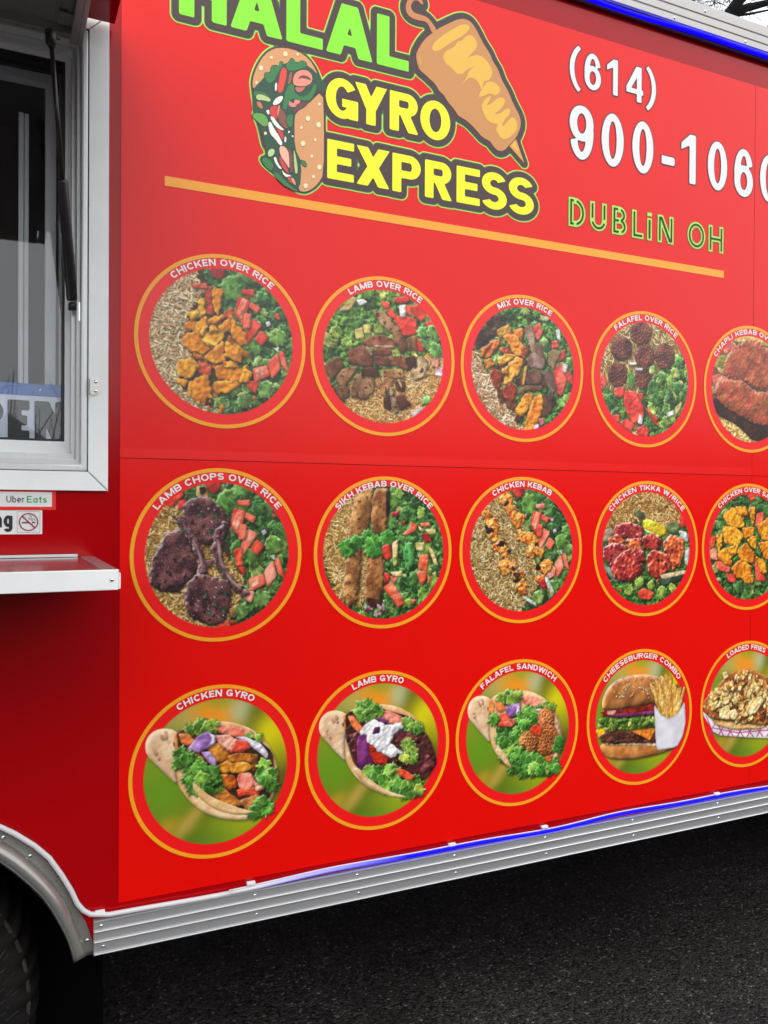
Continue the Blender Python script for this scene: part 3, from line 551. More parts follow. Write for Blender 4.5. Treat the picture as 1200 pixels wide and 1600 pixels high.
def chop(c, p, seedc=('6a3e3c', '341c20')): c.chunk(p, *seedc, bev=18, bump=1.1, tex='grit', rag=1.4, sh=.75, hl=.7, k=1.0, c3='241416', spk='d0a09c', grain=.22)
def pic_lamb_chops(c):
    garden_side(c, CR['A'], RING[0, 0]); c.use(CR['E'], RING[1, 0])
    c.rice([(90, 600), (150, 380), (280, 250), (420, 300), (600, 560), (780, 780), (760, 900), (640, 1130), (400, 1120), (150, 850)], cols=('cda45c', 'b3873e', 'dfc083', '94692c'), base='4a3412')
    for p in [[(275, 260), (370, 200), (385, 230), (300, 310)], [(350, 270), (405, 250), (400, 300), (350, 325)], [(715, 590), (770, 570), (775, 690), (730, 690)], [(740, 700), (790, 700), (785, 760)], [(600, 1070), (680, 1045), (690, 1090), (620, 1100)]]: c.chunk(p, 'ee5a3a', 'c83020', bev=6)
    c.leaf(*c.T([(430, 215)])[0], 18, '4f9c42', '2f7a34')
    c.chunk([(470, 230), (475, 170), (535, 170), (545, 240), (510, 252)], 'e8c890', 'b08850', bev=6); c.chunk([(490, 175), (528, 172), (530, 205), (500, 225)], '2a1a18', '140c0c', bev=4)
    chop(c, [(390, 310), (430, 265), (530, 245), (640, 320), (680, 400), (660, 480), (600, 540), (520, 545), (430, 490), (400, 400)])
    chop(c, [(600, 470), (650, 420), (690, 440), (640, 560), (650, 680), (720, 780), (810, 850), (780, 880), (700, 830), (620, 720), (575, 600)], ('7c5050', '46282c'))
    chop(c, [(170, 790), (195, 630), (280, 490), (400, 450), (430, 560), (470, 700), (440, 760), (390, 790), (350, 850), (240, 845)])
    chop(c, [(330, 380), (380, 390), (440, 480), (500, 560), (530, 680), (520, 780), (465, 760), (480, 660), (430, 540), (360, 440)], ('805656', '4c3034'))
    chop(c, [(400, 860), (460, 760), (560, 770), (680, 800), (688, 900), (650, 1040), (560, 1070), (430, 1010), (405, 930)])
    for pl in ([(440, 520), (475, 560), (505, 640), (515, 720), (505, 720), (490, 645), (462, 570)], [(610, 520), (630, 560), (640, 660), (700, 770), (760, 830), (750, 835), (685, 780), (622, 670)], [(380, 400), (400, 440), (430, 470), (420, 475), (390, 445)]): c.chunk(pl, 'b48c88', '8a605e', bev=3, bump=.4, sh=.1, hl=.5)
    c.chunk([(530, 660), (575, 650), (570, 690), (540, 705)], '6c4448', '48282e', bev=6)
    for x, y in [(490, 360), (600, 360), (560, 470), (380, 465), (650, 720), (530, 890), (620, 860), (660, 870), (555, 1005), (590, 950), (650, 1000)]: c.blob(c.rnd_poly(*c.T([(x, y)])[0], 6, 5, 1.3), '2f8a6c', '14503c', bev=3, sh=.3)
    c.many([(400, 280), (660, 330), (640, 500), (450, 480)], 26, (1.5, 3), [('e0bcbc', 'b08488')], bev=2, sh=.2); c.many([(420, 820), (680, 820), (660, 1040), (450, 1000)], 22, (1.5, 3), [('d8b4b0', 'b08488')], bev=2, sh=.2)

def pic_sikh(c):
    c.salad(whole(c), n=120, r=(9, 19), raw=True, bits=False, greens=[('3c9040', '205c26'), ('6cb648', '3a8430'), ('a0d070', '5ca040'), ('24682a', '103c16'), ('4ca850', '287a38')])
    c.rice([(100, 600), (160, 400), (300, 230), (400, 200), (400, 400), (520, 700), (480, 1000), (420, 1100), (250, 1050)], cols=('d8ac62', 'c0924a', 'ecca8e', 'a57832'), base='5a3e18', L=24, w=2.3)
    K = ('b07c44', '7c4c24'), ('a46a38', '6c3c1c')
    for p, q in [([(350, 440), (380, 250), (430, 190), (530, 160), (525, 330), (480, 480), (440, 560), (350, 545)], 0), ([(310, 780), (330, 690), (440, 650), (425, 850), (400, 1060), (330, 1100), (290, 1000)], 0), ([(525, 350), (550, 165), (660, 160), (655, 400), (640, 500), (530, 510)], 1), ([(500, 720), (610, 600), (622, 850), (600, 1040), (540, 1110), (470, 1040), (480, 880)], 1)]:
        c.chunk(p, *K[q], bev=24, bump=.9, tex='grit', rag=1.2, sh=.75, hl=.4, k=1.0, c3='6e3c1a', spk='e0b47c', grain=.14)
    c.chunk([(640, 180), (672, 170), (665, 330), (645, 380)], '2c1a12', '140c08', bev=4); c.chunk([(480, 1040), (600, 1040), (600, 1110), (520, 1120)], '4a2418', '2a120c', bev=8)
    for x, y in [(415, 395), (590, 290), (340, 910), (560, 450), (385, 700)]: c.blob(c.rnd_poly(*c.T([(x, y)])[0], 4, 5), '3c5a24', '22381a', bev=3, sh=.2)
    for x, y, r, a in [(330, 630, 28, .3), (395, 585, 22, 0), (490, 545, 24, .2), (540, 620, 34, 1.2), (650, 550, 26, 0)]: c.leaf(*c.T([(x, y)])[0], r, '3aa038', '1f7226', ang=a, sh=.7, rag=1)
    for p in [[(610, 620), (665, 600), (685, 690), (650, 730), (620, 700)], [(925, 520), (980, 510), (1010, 580), (960, 590)], [(680, 350), (750, 325), (740, 370), (690, 378)], [(630, 830), (670, 850), (660, 920), (625, 910)], [(760, 420), (800, 410), (790, 450)]]: c.chunk(p, 'd83a2a', 'a01c18', bev=7, hl=.55)
    for p in [[(770, 520), (830, 470), (840, 420), (890, 450), (870, 500), (800, 525)], [(915, 430), (990, 425), (1000, 455), (930, 460)], [(915, 690), (985, 690), (975, 815), (905, 800)], [(890, 820), (970, 825), (965, 890), (930, 945), (905, 880)], [(620, 960), (690, 905), (760, 1020), (690, 1045)], [(695, 1045), (765, 1025), (790, 1080), (735, 1115)], [(975, 850), (1005, 870), (990, 940)], [(840, 1050), (890, 1055), (860, 1095)], [(670, 860), (740, 870), (700, 920)]]: c.chunk(p, 'f08060', 'd8502f', bev=6, ch=1, hl=.5)
    for p in [[(675, 830), (770, 820), (760, 865), (700, 860)], [(900, 450), (930, 470), (940, 500), (915, 490)], [(960, 480), (1040, 480), (1045, 520), (990, 525)], [(980, 620), (1030, 660), (1060, 770), (1030, 760)], [(880, 590), (950, 590), (940, 660), (890, 650)], [(1015, 840), (1050, 820), (1040, 870)], [(690, 600), (735, 570), (730, 760), (700, 780)]]: c.chunk(p, 'd4e8b0', '9cc470', bev=6, hl=.5)
    c.leaf(*c.T([(825, 690)])[0], 28, '38a04c', '1c7034', asp=1.5, ang=1.57)
    c.many([(450, 1110), (640, 1110), (640, 1190), (480, 1190)], 10, (5, 9), [('b83a48', '7a2030'), ('e0c8c8', 'a88890')], bev=4)

def pic_chicken_kebab(c):
    garden_side(c, CR['A'], RING[0, 0]); c.use(CR['G'], RING[1, 2])
    c.rice([(90, 650), (160, 420), (320, 230), (480, 150), (560, 300), (640, 520), (700, 760), (800, 900), (700, 1050), (560, 1260), (300, 1160), (100, 850)], cols=('c9a868', 'ae8a4c', 'dcc490', '8c6a34'), base='40300f')
    S = [(455, 240, 62, 60), (500, 330, 60, 50), (570, 410, 75, 70), (600, 560, 55, 60), (680, 590, 60, 70), (690, 690, 70, 70), (760, 700, 40, 60), (810, 830, 62, 60), (280, 360, 55, 45), (330, 450, 70, 45), (340, 540, 72, 60), (400, 640, 75, 45), (440, 700, 60, 50), (450, 820, 80, 60), (520, 830, 45, 45), (560, 910, 60, 50), (590, 1000, 75, 60), (600, 1050, 50, 40), (760, 940, 60, 35)]
    for x, y, rx, ry in S:
        P = c.rnd_poly(*c.T([(x, y)])[0], (rx + ry) / 2 * .31, 7, 1.1); c.blob(P, 'f09c3a', 'd4701e', grow=1.3, bev=9, bump=1.6, rag=2.5, sh=.65, hl=.55, c3='b03c10')
        P = c.rnd_poly(*c.T([(x - 8, y - 12)])[0], (rx + ry) / 2 * .15, 6, 1.2); c.blob(P, 'f4b860', 'e08a30', bev=6, bump=2, rag=2, sh=.15, hl=.5)
    for x, y, r in [(305, 500, 13), (415, 620, 13), (740, 840, 12), (560, 920, 13), (540, 960, 10), (490, 690, 8), (520, 845, 6), (460, 270, 7), (270, 560, 6)]: c.blob(c.rnd_poly(*c.T([(x, y)])[0], r, 7, 1.2), '3a2018', '1c1010', bev=7, sh=0, rag=3, soft=1.6)
    c.chunk([(745, 960), (820, 930), (830, 1010), (780, 1020)], 'd8302c', 'a01c20', bev=7); c.chunk([(870, 815), (905, 850), (890, 890)], 'f4a080', 'e07858', bev=4)
    for p in [[(800, 930), (830, 930), (890, 1060), (860, 1100)], [(600, 1080), (720, 1150), (730, 1190), (620, 1120)]]: c.chunk(p, 'c8d8c8', '8aa890', bev=4)

def pic_tikka(c):
    c.salad(whole(c), n=60, r=(9, 18), raw=True, bits=False)
    c.rice([(110, 350), (200, 200), (350, 110), (520, 120), (620, 220), (640, 330), (540, 340), (400, 300), (200, 340)], cols=('c99a54', 'b07e3a', 'deb678', '8c5f26'), base='4c3010', L=20, w=3)
    c.chunk([(120, 380), (180, 350), (200, 380), (160, 440), (125, 440)], 'a8b8a0', '7c9078', bev=7); c.chunk([(130, 600), (180, 610), (250, 690), (200, 700)], '8aa08c', '4a6858', bev=6)
    c.chunk([(325, 245), (370, 238), (400, 270), (395, 295), (350, 280)], '5a7a50', '38583a', bev=5); c.chunk([(540, 330), (600, 310), (625, 350), (590, 390), (540, 370)], '5f8a58', '386040', bev=6)
    c.chunk([(620, 280), (650, 270), (668, 330), (640, 355)], 'd83428', 'a82018', bev=6); c.chunk([(590, 220), (620, 220), (620, 260)], 'e86030', 'c04020', bev=4); c.chunk([(620, 370), (670, 380), (680, 440), (640, 440)], 'c8ccc8', '90989a', bev=5); c.chunk([(655, 480), (690, 480), (680, 600), (660, 580)], 'b4c8b8', '7c9884', bev=5)
    c.chunk([(392, 310), (420, 295), (535, 345), (530, 390), (495, 405), (395, 355)], 'd4dc3c', 'a8b820', bev=9, hl=.5); c.chunk([(398, 355), (495, 402), (480, 412), (400, 372)], 'f0f0a8', 'd8d870', bev=2, sh=0)
    T1 = ('d0502c', '96261a'), ('b43a34', '7c1c20'), ('dc6c34', 'a4381c'), ('bc3a2a', '841c1a')
    for p, q in [([(210, 340), (300, 315), (385, 350), (370, 420), (280, 420), (200, 400)], 1), ([(165, 420), (220, 390), (270, 440), (240, 480), (170, 470)], 2), ([(135, 480), (200, 450), (280, 470), (270, 550), (200, 590), (140, 560)], 1), ([(275, 430), (370, 415), (385, 500), (320, 530), (290, 480)], 2), ([(385, 410), (450, 390), (505, 430), (490, 490), (400, 490)], 3),
                 ([(520, 450), (570, 400), (650, 430), (650, 520), (620, 600), (560, 590), (530, 510)], 2), ([(415, 540), (460, 495), (550, 530), (560, 610), (500, 680), (430, 650)], 0), ([(175, 590), (290, 490), (380, 560), (375, 640), (310, 690), (220, 680)], 3), ([(330, 480), (390, 500), (400, 560), (360, 570)], 1)]:
        c.chunk(p, *T1[q], bev=16, bump=1.5, tex='mid', rag=1, sh=.75, hl=.8, k=1.0, c3='5a0c14', spk='f0b0a0')
    c.chunk([(478, 550), (492, 548), (492, 568), (480, 568)], '180808', '100404', bev=3)
    c.chunk([(500, 655), (660, 625), (655, 650), (620, 690), (520, 720), (500, 700)], '2f5a48', '1a3c30', bev=4); c.chunk([(505, 655), (660, 625), (655, 650), (520, 682)], 'c8dcb8', 'a0bc98', bev=4, sh=0)
    for p in [[(355, 770), (390, 740), (460, 770), (430, 815), (370, 805)], [(230, 750), (250, 745), (250, 775)], [(470, 690), (490, 680), (480, 710)], [(575, 600), (600, 605), (580, 630)]]: c.chunk(p, 'ee5a40', 'c43422', bev=6)
    for x, y, r in [(295, 750, 20), (365, 700, 20), (510, 770, 24), (580, 740, 18), (440, 720, 16)]: c.leaf(*c.T([(x, y)])[0], r, '7ab84c', '3f8a34')

def pic_chicken_salad(c):
    c.salad(whole(c), n=120, r=(9, 18), raw=True, bits=False, greens=[('2c7430', '194c20'), ('3f8e3c', '235e28'), ('1f5424', '103014'), ('72b058', '3c7c38')])
    for p in [[(1060, 140), (1110, 130), (1110, 170), (1085, 180)], [(820, 420), (860, 400), (850, 470), (825, 480)], [(815, 500), (860, 480), (870, 560), (830, 550)], [(850, 580), (890, 560), (950, 600), (940, 640), (870, 620)], [(930, 650), (980, 650), (990, 700), (940, 700)], [(1110, 540), (1150, 560), (1180, 690), (1120, 690)], [(1125, 260), (1170, 250), (1160, 320), (1115, 340)], [(990, 660), (1010, 640), (1010, 680)]]: c.chunk(p, *TOM[RNG.integers(3)], bev=6)
    G = [[(910, 260), (970, 225), (1030, 260), (1035, 340), (980, 350), (930, 320)], [(985, 215), (1050, 215), (1065, 270), (1010, 265)], [(1072, 222), (1115, 225), (1110, 290), (1095, 340)], [(905, 350), (980, 350), (1040, 400), (1000, 460), (920, 450)], [(1030, 350), (1110, 350), (1100, 400), (1050, 420)], [(860, 400), (900, 390), (900, 450), (875, 520)], [(870, 520), (920, 480), (965, 530), (950, 570), (880, 555)],
         [(930, 480), (1005, 455), (990, 520), (960, 530)], [(1000, 510), (1050, 450), (1110, 520), (1100, 575), (1030, 565)], [(1060, 430), (1120, 400), (1118, 490), (1090, 470)], [(960, 620), (1010, 560), (1090, 600), (1070, 690), (1000, 670)], [(1020, 670), (1100, 650), (1100, 700), (1060, 712)], [(1120, 540), (1170, 560), (1190, 640), (1150, 640)], [(1130, 340), (1200, 290), (1300, 330), (1290, 430), (1170, 430)], [(1140, 450), (1220, 440), (1300, 480), (1280, 550), (1180, 550)], [(900, 560), (960, 560), (960, 595), (920, 590)], [(1200, 560), (1290, 560), (1290, 640), (1220, 660)]]
    for p in G: c.chunk(p, *GOLD[RNG.integers(3)], bev=9, bump=1.2, rag=1.3, sh=.7, hl=.35, c3='b05c10', grow=1.12)

def pita_base(c, crop, src, late=False):
    """the folded flat bread shared by the three sandwich pictures; goes over the rim like the print does"""
    c.use(crop, src)
    c.chunk([(385, 380), (480, 350), (640, 325), (780, 350), (900, 420), (985, 560), (1000, 690), (960, 820), (900, 900), (720, 940), (560, 900), (420, 780), (350, 600), (350, 480)], 'e8bc88', 'd09a62', bev=14, bump=.3, ch=3, grow=1.05, sh=.3)
    c.chunk([(335, 440), (370, 420), (400, 500), (420, 620), (520, 780), (680, 880), (860, 910), (830, 945), (680, 950), (520, 900), (400, 790), (345, 660)], 'ecca98', 'd4a468', bev=12, bump=.25, ch=3, grow=1.05, sh=.3, hl=.2)
    c.chunk([(155, 500), (165, 430), (220, 378), (300, 368), (365, 395), (385, 450), (345, 560), (350, 660), (358, 722), (290, 660), (230, 600), (175, 550)], 'e4c09a', 'd0a67c', bev=16, bump=.3, ch=3, grow=1.05, sh=.35, hl=.15)
    c.chunk([(340, 400), (370, 395), (395, 440), (385, 495), (345, 500)], 'e89048', 'd07838', bev=6, sh=.1)
    for x, y, r in [(285, 410, 7), (260, 430, 6), (215, 520, 7), (240, 560, 6), (300, 440, 4)]: c.blob(c.rnd_poly(*c.T([(x, y)])[0], r, 7, 1.5, 1.2), 'bb8460', 'c09068', bev=8, sh=0, soft=2.5, rag=2)
    c.chunk([(332, 452), (342, 452), (342, 478), (334, 476)], '5a3018', '3a1c10', bev=2, sh=0)

def pic_chicken_gyro(c):
    c.blur_bg(); c.clip(); pita_base(c, CR['I'], RING[2, 0])
    c.chunk([(380, 400), (520, 360), (800, 400), (950, 520), (960, 700), (930, 800), (740, 870), (560, 800), (430, 640), (390, 500)], '4a2c16', '2c180c', bev=8)
    c.chunk([(600, 345), (700, 345), (830, 380), (850, 420), (740, 420), (620, 385)], 'f09070', 'e46a50', bev=6)
    for x, y, r in [(450, 370, 20), (510, 350, 24), (580, 350, 22), (545, 375, 18), (820, 410, 12), (880, 425, 14)]: c.leaf(*c.T([(x, y)])[0], r, '6ab03c', '387c26', rag=3)
    c.chunk([(370, 400), (430, 400), (470, 445), (430, 475), (385, 455)], 'f08a4c', 'd8652c', bev=7)
    c.chunk([(740, 425), (800, 420), (900, 465), (940, 520), (935, 560), (890, 520), (820, 470)], 'd8d0dc', 'a898b0', bev=8, hl=.5)
    for p, a, b in [([(420, 500), (490, 510), (530, 560), (510, 590), (450, 560)], 'e88c30', 'b0601a'), ([(560, 490), (640, 455), (695, 520), (690, 565), (620, 580), (570, 530)], 'd88a2c', 'a05a18'), ([(600, 415), (680, 405), (760, 445), (720, 520), (650, 480)], 'eda088', 'd87868'), ([(700, 520), (740, 440), (800, 440), (830, 490), (770, 520)], 'ea5a3c', 'c8382a'),
                    ([(690, 540), (760, 525), (835, 530), (850, 580), (780, 585), (700, 580)], 'd8842c', '9a5014'), ([(600, 620), (680, 570), (720, 600), (690, 650), (620, 650)], 'e8962e', 'b06818'), ([(700, 590), (800, 580), (850, 610), (790, 650), (710, 650)], 'e0922c', 'a8641a'), ([(600, 690), (650, 660), (720, 665), (745, 740), (690, 760), (640, 730)], 'd8701c', 'a04810'),
                    ([(750, 660), (830, 650), (870, 720), (800, 770), (755, 740)], 'f0907c', 'd85c4c'), ([(745, 760), (880, 740), (890, 790), (760, 805)], 'ee5a34', 'd03c20'), ([(860, 720), (915, 715), (920, 750), (870, 780)], 'f0b090', 'd88a68'), ([(590, 790), (615, 715), (780, 850), (720, 875), (640, 850)], 'd8863a', 'a85c1c'), ([(760, 830), (880, 790), (920, 840), (820, 900)], 'b87038', '8a4c20'), ([(830, 530), (880, 540), (880, 620), (850, 640)], 'a8642c', '703c14')]:
        c.chunk(p, a, b, bev=8, bump=1.2, rag=.8, ch=1, sh=.65, hl=.4)
    c.chunk([(425, 500), (500, 410), (560, 388), (605, 420), (600, 460), (560, 490), (500, 520)], 'a880b8', '7a5090', bev=9, hl=.4); c.chunk([(560, 395), (600, 410), (600, 455), (570, 470), (585, 430)], 'e8dcec', 'c8b4d0', bev=4, sh=0); c.chunk([(515, 520), (570, 515), (610, 570), (605, 610), (560, 580)], 'b898cc', '8c68a8', bev=6)
    c.salad([(390, 560), (450, 560), (620, 640), (600, 720), (560, 820), (480, 740), (400, 640)], n=14, r=(16, 26), bits=False, greens=[('3c9a30', '20641c'), ('5cb43c', '308024')])
    for x, y, r in [(380, 525, 20), (420, 560, 22), (580, 650, 22), (500, 620, 22), (520, 690, 22), (920, 600, 20), (960, 660, 22), (900, 660, 20), (970, 730, 20), (930, 700, 20), (900, 870, 28), (860, 900, 22), (940, 880, 22), (910, 830, 16)]: c.leaf(*c.T([(x, y)])[0], r, RNG.choice(['4caa38', '6cc448', '3a9430']), '2a7424', rag=3)
    c.chunk([(460, 700), (560, 800), (760, 880), (860, 900), (760, 925), (600, 890), (480, 790)], 'ecc894', 'd2a468', bev=8, bump=.3, ch=3, grow=1.05, sh=0)

def pic_lamb_gyro(c):
    c.blur_bg(); c.clip(); pita_base(c, CR['I'], RING[2, 0]); c.use(CR['J'], RING[2, 1])
    c.chunk([(410, 420), (600, 380), (860, 450), (990, 600), (1040, 760), (980, 860), (820, 960), (620, 920), (470, 780), (410, 600)], '4c2420', '2c1412', bev=8, bump=2)
    c.chunk([(620, 400), (700, 385), (800, 430), (850, 480), (700, 480), (640, 440)], 'f08c78', 'e06450', bev=7)
    for x, y, r in [(500, 370, 26), (560, 360, 24), (610, 400, 26), (500, 420, 20), (560, 420, 22), (840, 480, 22), (890, 510, 22), (930, 520, 18)]: c.leaf(*c.T([(x, y)])[0], r, '5aa83c', '2c7424', rag=3)
    c.chunk([(400, 430), (440, 425), (515, 520), (490, 560), (430, 500)], 'f08048', 'd85c2c', bev=8)
    for p in [[(730, 560), (820, 540), (920, 580), (930, 620), (800, 640), (740, 610)], [(890, 670), (1000, 700), (1045, 790), (980, 850), (900, 860), (870, 760)], [(410, 560), (470, 560), (480, 760), (430, 700)], [(600, 780), (720, 740), (800, 760), (700, 830), (620, 830)]]: c.chunk(p, '6e3034', '421a1c', bev=9, bump=2, rag=1.2, hl=.25, grain=.1)
    c.chunk([(475, 760), (475, 600), (530, 490), (620, 450), (700, 470), (600, 530), (560, 640), (600, 815), (500, 815)], '7c3070', '4e1848', bev=8, hl=.3)
    c.chunk([(560, 640), (640, 680), (710, 730), (680, 780), (600, 780), (570, 720)], 'd83c1c', 'a82010', bev=9, hl=.3)
    c.chunk([(500, 545), (560, 480), (610, 460), (680, 500), (780, 480), (810, 520), (740, 560), (720, 620), (780, 680), (845, 685), (845, 710), (770, 705), (720, 730), (640, 690), (590, 640), (545, 610), (560, 570), (520, 575)], 'f2f0ec', 'd0ccd0', bev=9, bump=1.2, rag=1.5, hl=.5); c.chunk([(580, 560), (600, 510), (640, 505), (635, 550)], '5c2058', '3c1038', bev=5, sh=0)
    for x, y, r in [(850, 650, 26), (870, 700, 26), (880, 740, 22), (820, 740, 18), (560, 850, 24), (620, 860, 26), (680, 900, 28), (720, 830, 24), (760, 870, 24), (700, 960, 24), (780, 950, 24), (860, 960, 32), (900, 930, 28), (930, 980, 22), (830, 1000, 22)]: c.leaf(*c.T([(x, y)])[0], r, RNG.choice(['5cb43c', '88cc50', '3e9a34']), '2a7424', rag=3)
    c.chunk([(760, 830), (820, 825), (900, 880), (860, 910), (790, 870)], 'f05c38', 'd03c20', bev=7); c.chunk([(470, 800), (560, 900), (700, 990), (860, 1030), (720, 1035), (560, 960), (450, 850)], 'e4c28c', 'caa066', bev=9, bump=.3, ch=3, grow=1.05, sh=0)

def pic_falafel_sandwich(c):
    c.blur_bg(); c.clip(); pita_base(c, CR['I'], RING[2, 0]); c.use(CR['K'], RING[2, 2])
    c.chunk([(640, 450), (760, 450), (850, 500), (830, 540), (700, 530)], 'f09478', 'e07058', bev=7)
    for x, y, r in [(480, 470, 24), (540, 450, 26), (600, 450, 26), (560, 480, 22), (860, 530, 18), (920, 550, 18)]: c.leaf(*c.T([(x, y)])[0], r, '6ab03c', '387c26', rag=3)
    c.chunk([(410, 500), (470, 500), (510, 550), (470, 590), (430, 560)], 'f08a4c', 'd8652c', bev=7)
    c.salad([(400, 620), (640, 600), (820, 560), (840, 700), (780, 980), (980, 1000), (960, 1100), (700, 1130), (560, 1060), (460, 880)], n=60, r=(12, 22), bits=False, greens=[('3c9a30', '1c5c1c'), ('5cb43c', '2c7c24'), ('2a7a28', '144814')])
    for p in [[(455, 600), (540, 590), (550, 660), (470, 700)], [(450, 680), (560, 660), (590, 690), (560, 715), (450, 712)], [(540, 650), (600, 640), (590, 690)]]: c.chunk(p, 'f06a4c', 'd8442c', bev=7, ch=1, hl=.5)
    c.chunk([(510, 560), (570, 515), (635, 510), (640, 560), (600, 620), (550, 630)], 'a47cb4', '744c88', bev=9); c.chunk([(590, 525), (635, 530), (630, 580), (600, 600), (612, 560)], 'e8dcec', 'c8b4d0', bev=4, sh=0)
    c.chunk([(640, 600), (820, 550), (830, 600), (700, 620)], 'e8dcd0', 'c0a890', bev=5)
    for x, y, r in [(660, 640, 26), (720, 600, 26), (780, 640, 24), (640, 760, 26), (680, 700, 26), (600, 830, 24)]: c.leaf(*c.T([(x, y)])[0], r, '4aa836', '24701f', rag=3)
    c.chunk([(960, 620), (990, 700), (1000, 800), (975, 860), (950, 700)], 'e8c8a0', 'c89c70', bev=6)
    B = dict(bev=28, k=.75, spk='e8b070', bump=2.2)
    c.ball(870, 650, 72, 100, 'b8682c', '80401a', **B); c.ball(870, 830, 108, 135, 'a4541e', '6c3010', **B); c.ball(710, 870, 78, 110, 'b87030', '824418', **B)
    c.chunk([(590, 890), (680, 870), (690, 920), (640, 920)], '7c3c18', '54260f', bev=8, bump=2)
    c.chunk([(725, 740), (770, 700), (835, 715), (815, 790), (770, 790)], 'f04c2c', 'c83018', bev=6, ch=1, hl=.5); c.chunk([(820, 650), (850, 638), (870, 670), (845, 695)], 'f08060', 'd05038', bev=5)
    for x, y, r in [(410, 650, 22), (510, 880, 28), (540, 930, 26), (480, 860, 22), (600, 990, 26), (620, 950, 24), (690, 1010, 28), (750, 1010, 28), (820, 1050, 28), (880, 1080, 26), (930, 1060, 26), (960, 1090, 20), (680, 1110, 22), (760, 1090, 24), (590, 1070, 24), (820, 1110, 20), (970, 900, 20), (990, 840, 20)]: c.leaf(*c.T([(x, y)])[0], r, RNG.choice(['4caa38', '6cc448', '34902c']), '246c20', rag=3)
    c.chunk([(870, 980), (930, 970), (910, 1030), (870, 1020)], 'e87030', 'c04c1c', bev=6)
    c.chunk([(440, 880), (520, 980), (560, 1080), (500, 1040), (430, 950)], 'e8c494', 'd0a468', bev=6, bump=.6, sh=.1)

def pic_burger(c):
    c.blur_bg(); c.clip(); c.use(CR['L'], RING[2, 3])
    c.chunk([(135, 710), (180, 690), (480, 690), (600, 700), (590, 730), (480, 770), (330, 798), (200, 795), (150, 760)], 'd08a44', 'a8622a', bev=22, bump=.3, ch=3, grow=1.05, hl=.4)
    c.chunk([(160, 690), (300, 680), (480, 685), (500, 715), (330, 712), (190, 708)], 'eac89c', 'cfa070', bev=6, sh=.2)
    c.chunk([(105, 620), (150, 575), (260, 590), (210, 640), (130, 665)], 'f4b41c', 'd8900c', bev=7)
    c.chunk([(140, 655), (200, 605), (320, 620), (440, 650), (500, 620), (500, 690), (300, 690), (220, 700), (150, 685)], '5a2818', '32140c', bev=12, bump=2.8, tex='grit', rag=1.2, hl=.4, spk='a86850')
    c.chunk([(310, 610), (400, 600), (480, 570), (480, 610), (445, 675), (400, 650)], 'f4902c', 'd8701c', bev=6)
    c.chunk([(130, 540), (300, 520), (490, 480), (490, 590), (300, 610), (130, 590)], '4f8f2c', '2c6018', bev=5, bump=2, ridge=.6)
    for i in range(46):
        x = RNG.uniform(125, 488); y = 562 + RNG.uniform(-32, 34) - (x - 300) * .10; c.leaf(*c.T([(x, y)])[0], RNG.uniform(7, 12), RNG.choice(['7cc03c', '4f9c2c', '9cd458', '2f741e']), '2f7018', rag=3)
    c.chunk([(150, 490), (300, 470), (480, 440), (500, 500), (460, 515), (260, 528), (160, 522)], '9a2018', '5c100f', bev=8, hl=.5); c.chunk([(185, 515), (480, 490), (480, 512), (230, 530)], '7a3060', '4c1838', bev=3); c.chunk([(175, 480), (230, 480), (225, 515), (178, 515)], 'f0c0b0', 'd88070', bev=4, sh=0)
    c.chunk([(150, 470), (155, 400), (210, 310), (320, 268), (430, 262), (530, 290), (600, 350), (610, 420), (480, 440), (360, 462), (240, 480), (170, 485)], 'c07a3e', '8e5226', bev=44, bump=.25, ch=3, grow=1.05, hl=.55, k=.95, sh=.3, grain=.02)
    for _ in range(64):
        a, r = RNG.uniform(0, 6.28), RNG.uniform(0, 1) ** .6; x = 380 + 190 * r * math.cos(a); y = 350 + 85 * r * math.sin(a) - 5
        c.blob(c.rnd_poly(*c.T([(x, y)])[0], 3.4, 6, 1.45), 'f2dcb0', 'd8b888', bev=2, sh=.35, ch=1)
    c.chunk([(470, 380), (540, 330), (640, 330), (640, 480), (600, 540), (530, 540), (490, 460)], 'b8702c', '8a4c18', bev=4)
    for i in range(22):
        t = i / 21 + RNG.uniform(-.03, .03); bx = 515 + 105 * t; by = 545 - 60 * abs(t - .45); tx = 455 + 195 * t + RNG.uniform(-12, 12); ty = 345 - 70 * math.sin(math.pi * min(t + .1, 1)) + RNG.uniform(-10, 25)
        w = 8; c.chunk([(bx - w, by), (tx - w, ty), (tx + w, ty - 4), (bx + w, by)], RNG.choice(['f2c468', 'e8ac48', 'f6d48c']), 'c98a34', bev=4, ch=1, sh=.5, hl=.4)
    c.chunk([(480, 455), (520, 520), (570, 545), (615, 520), (660, 440), (665, 560), (650, 640), (615, 708), (500, 728), (492, 700)], 'd9d6d8', 'c4c2c8', bev=4, bump=.2, ch=1, k=.3, sh=.4)

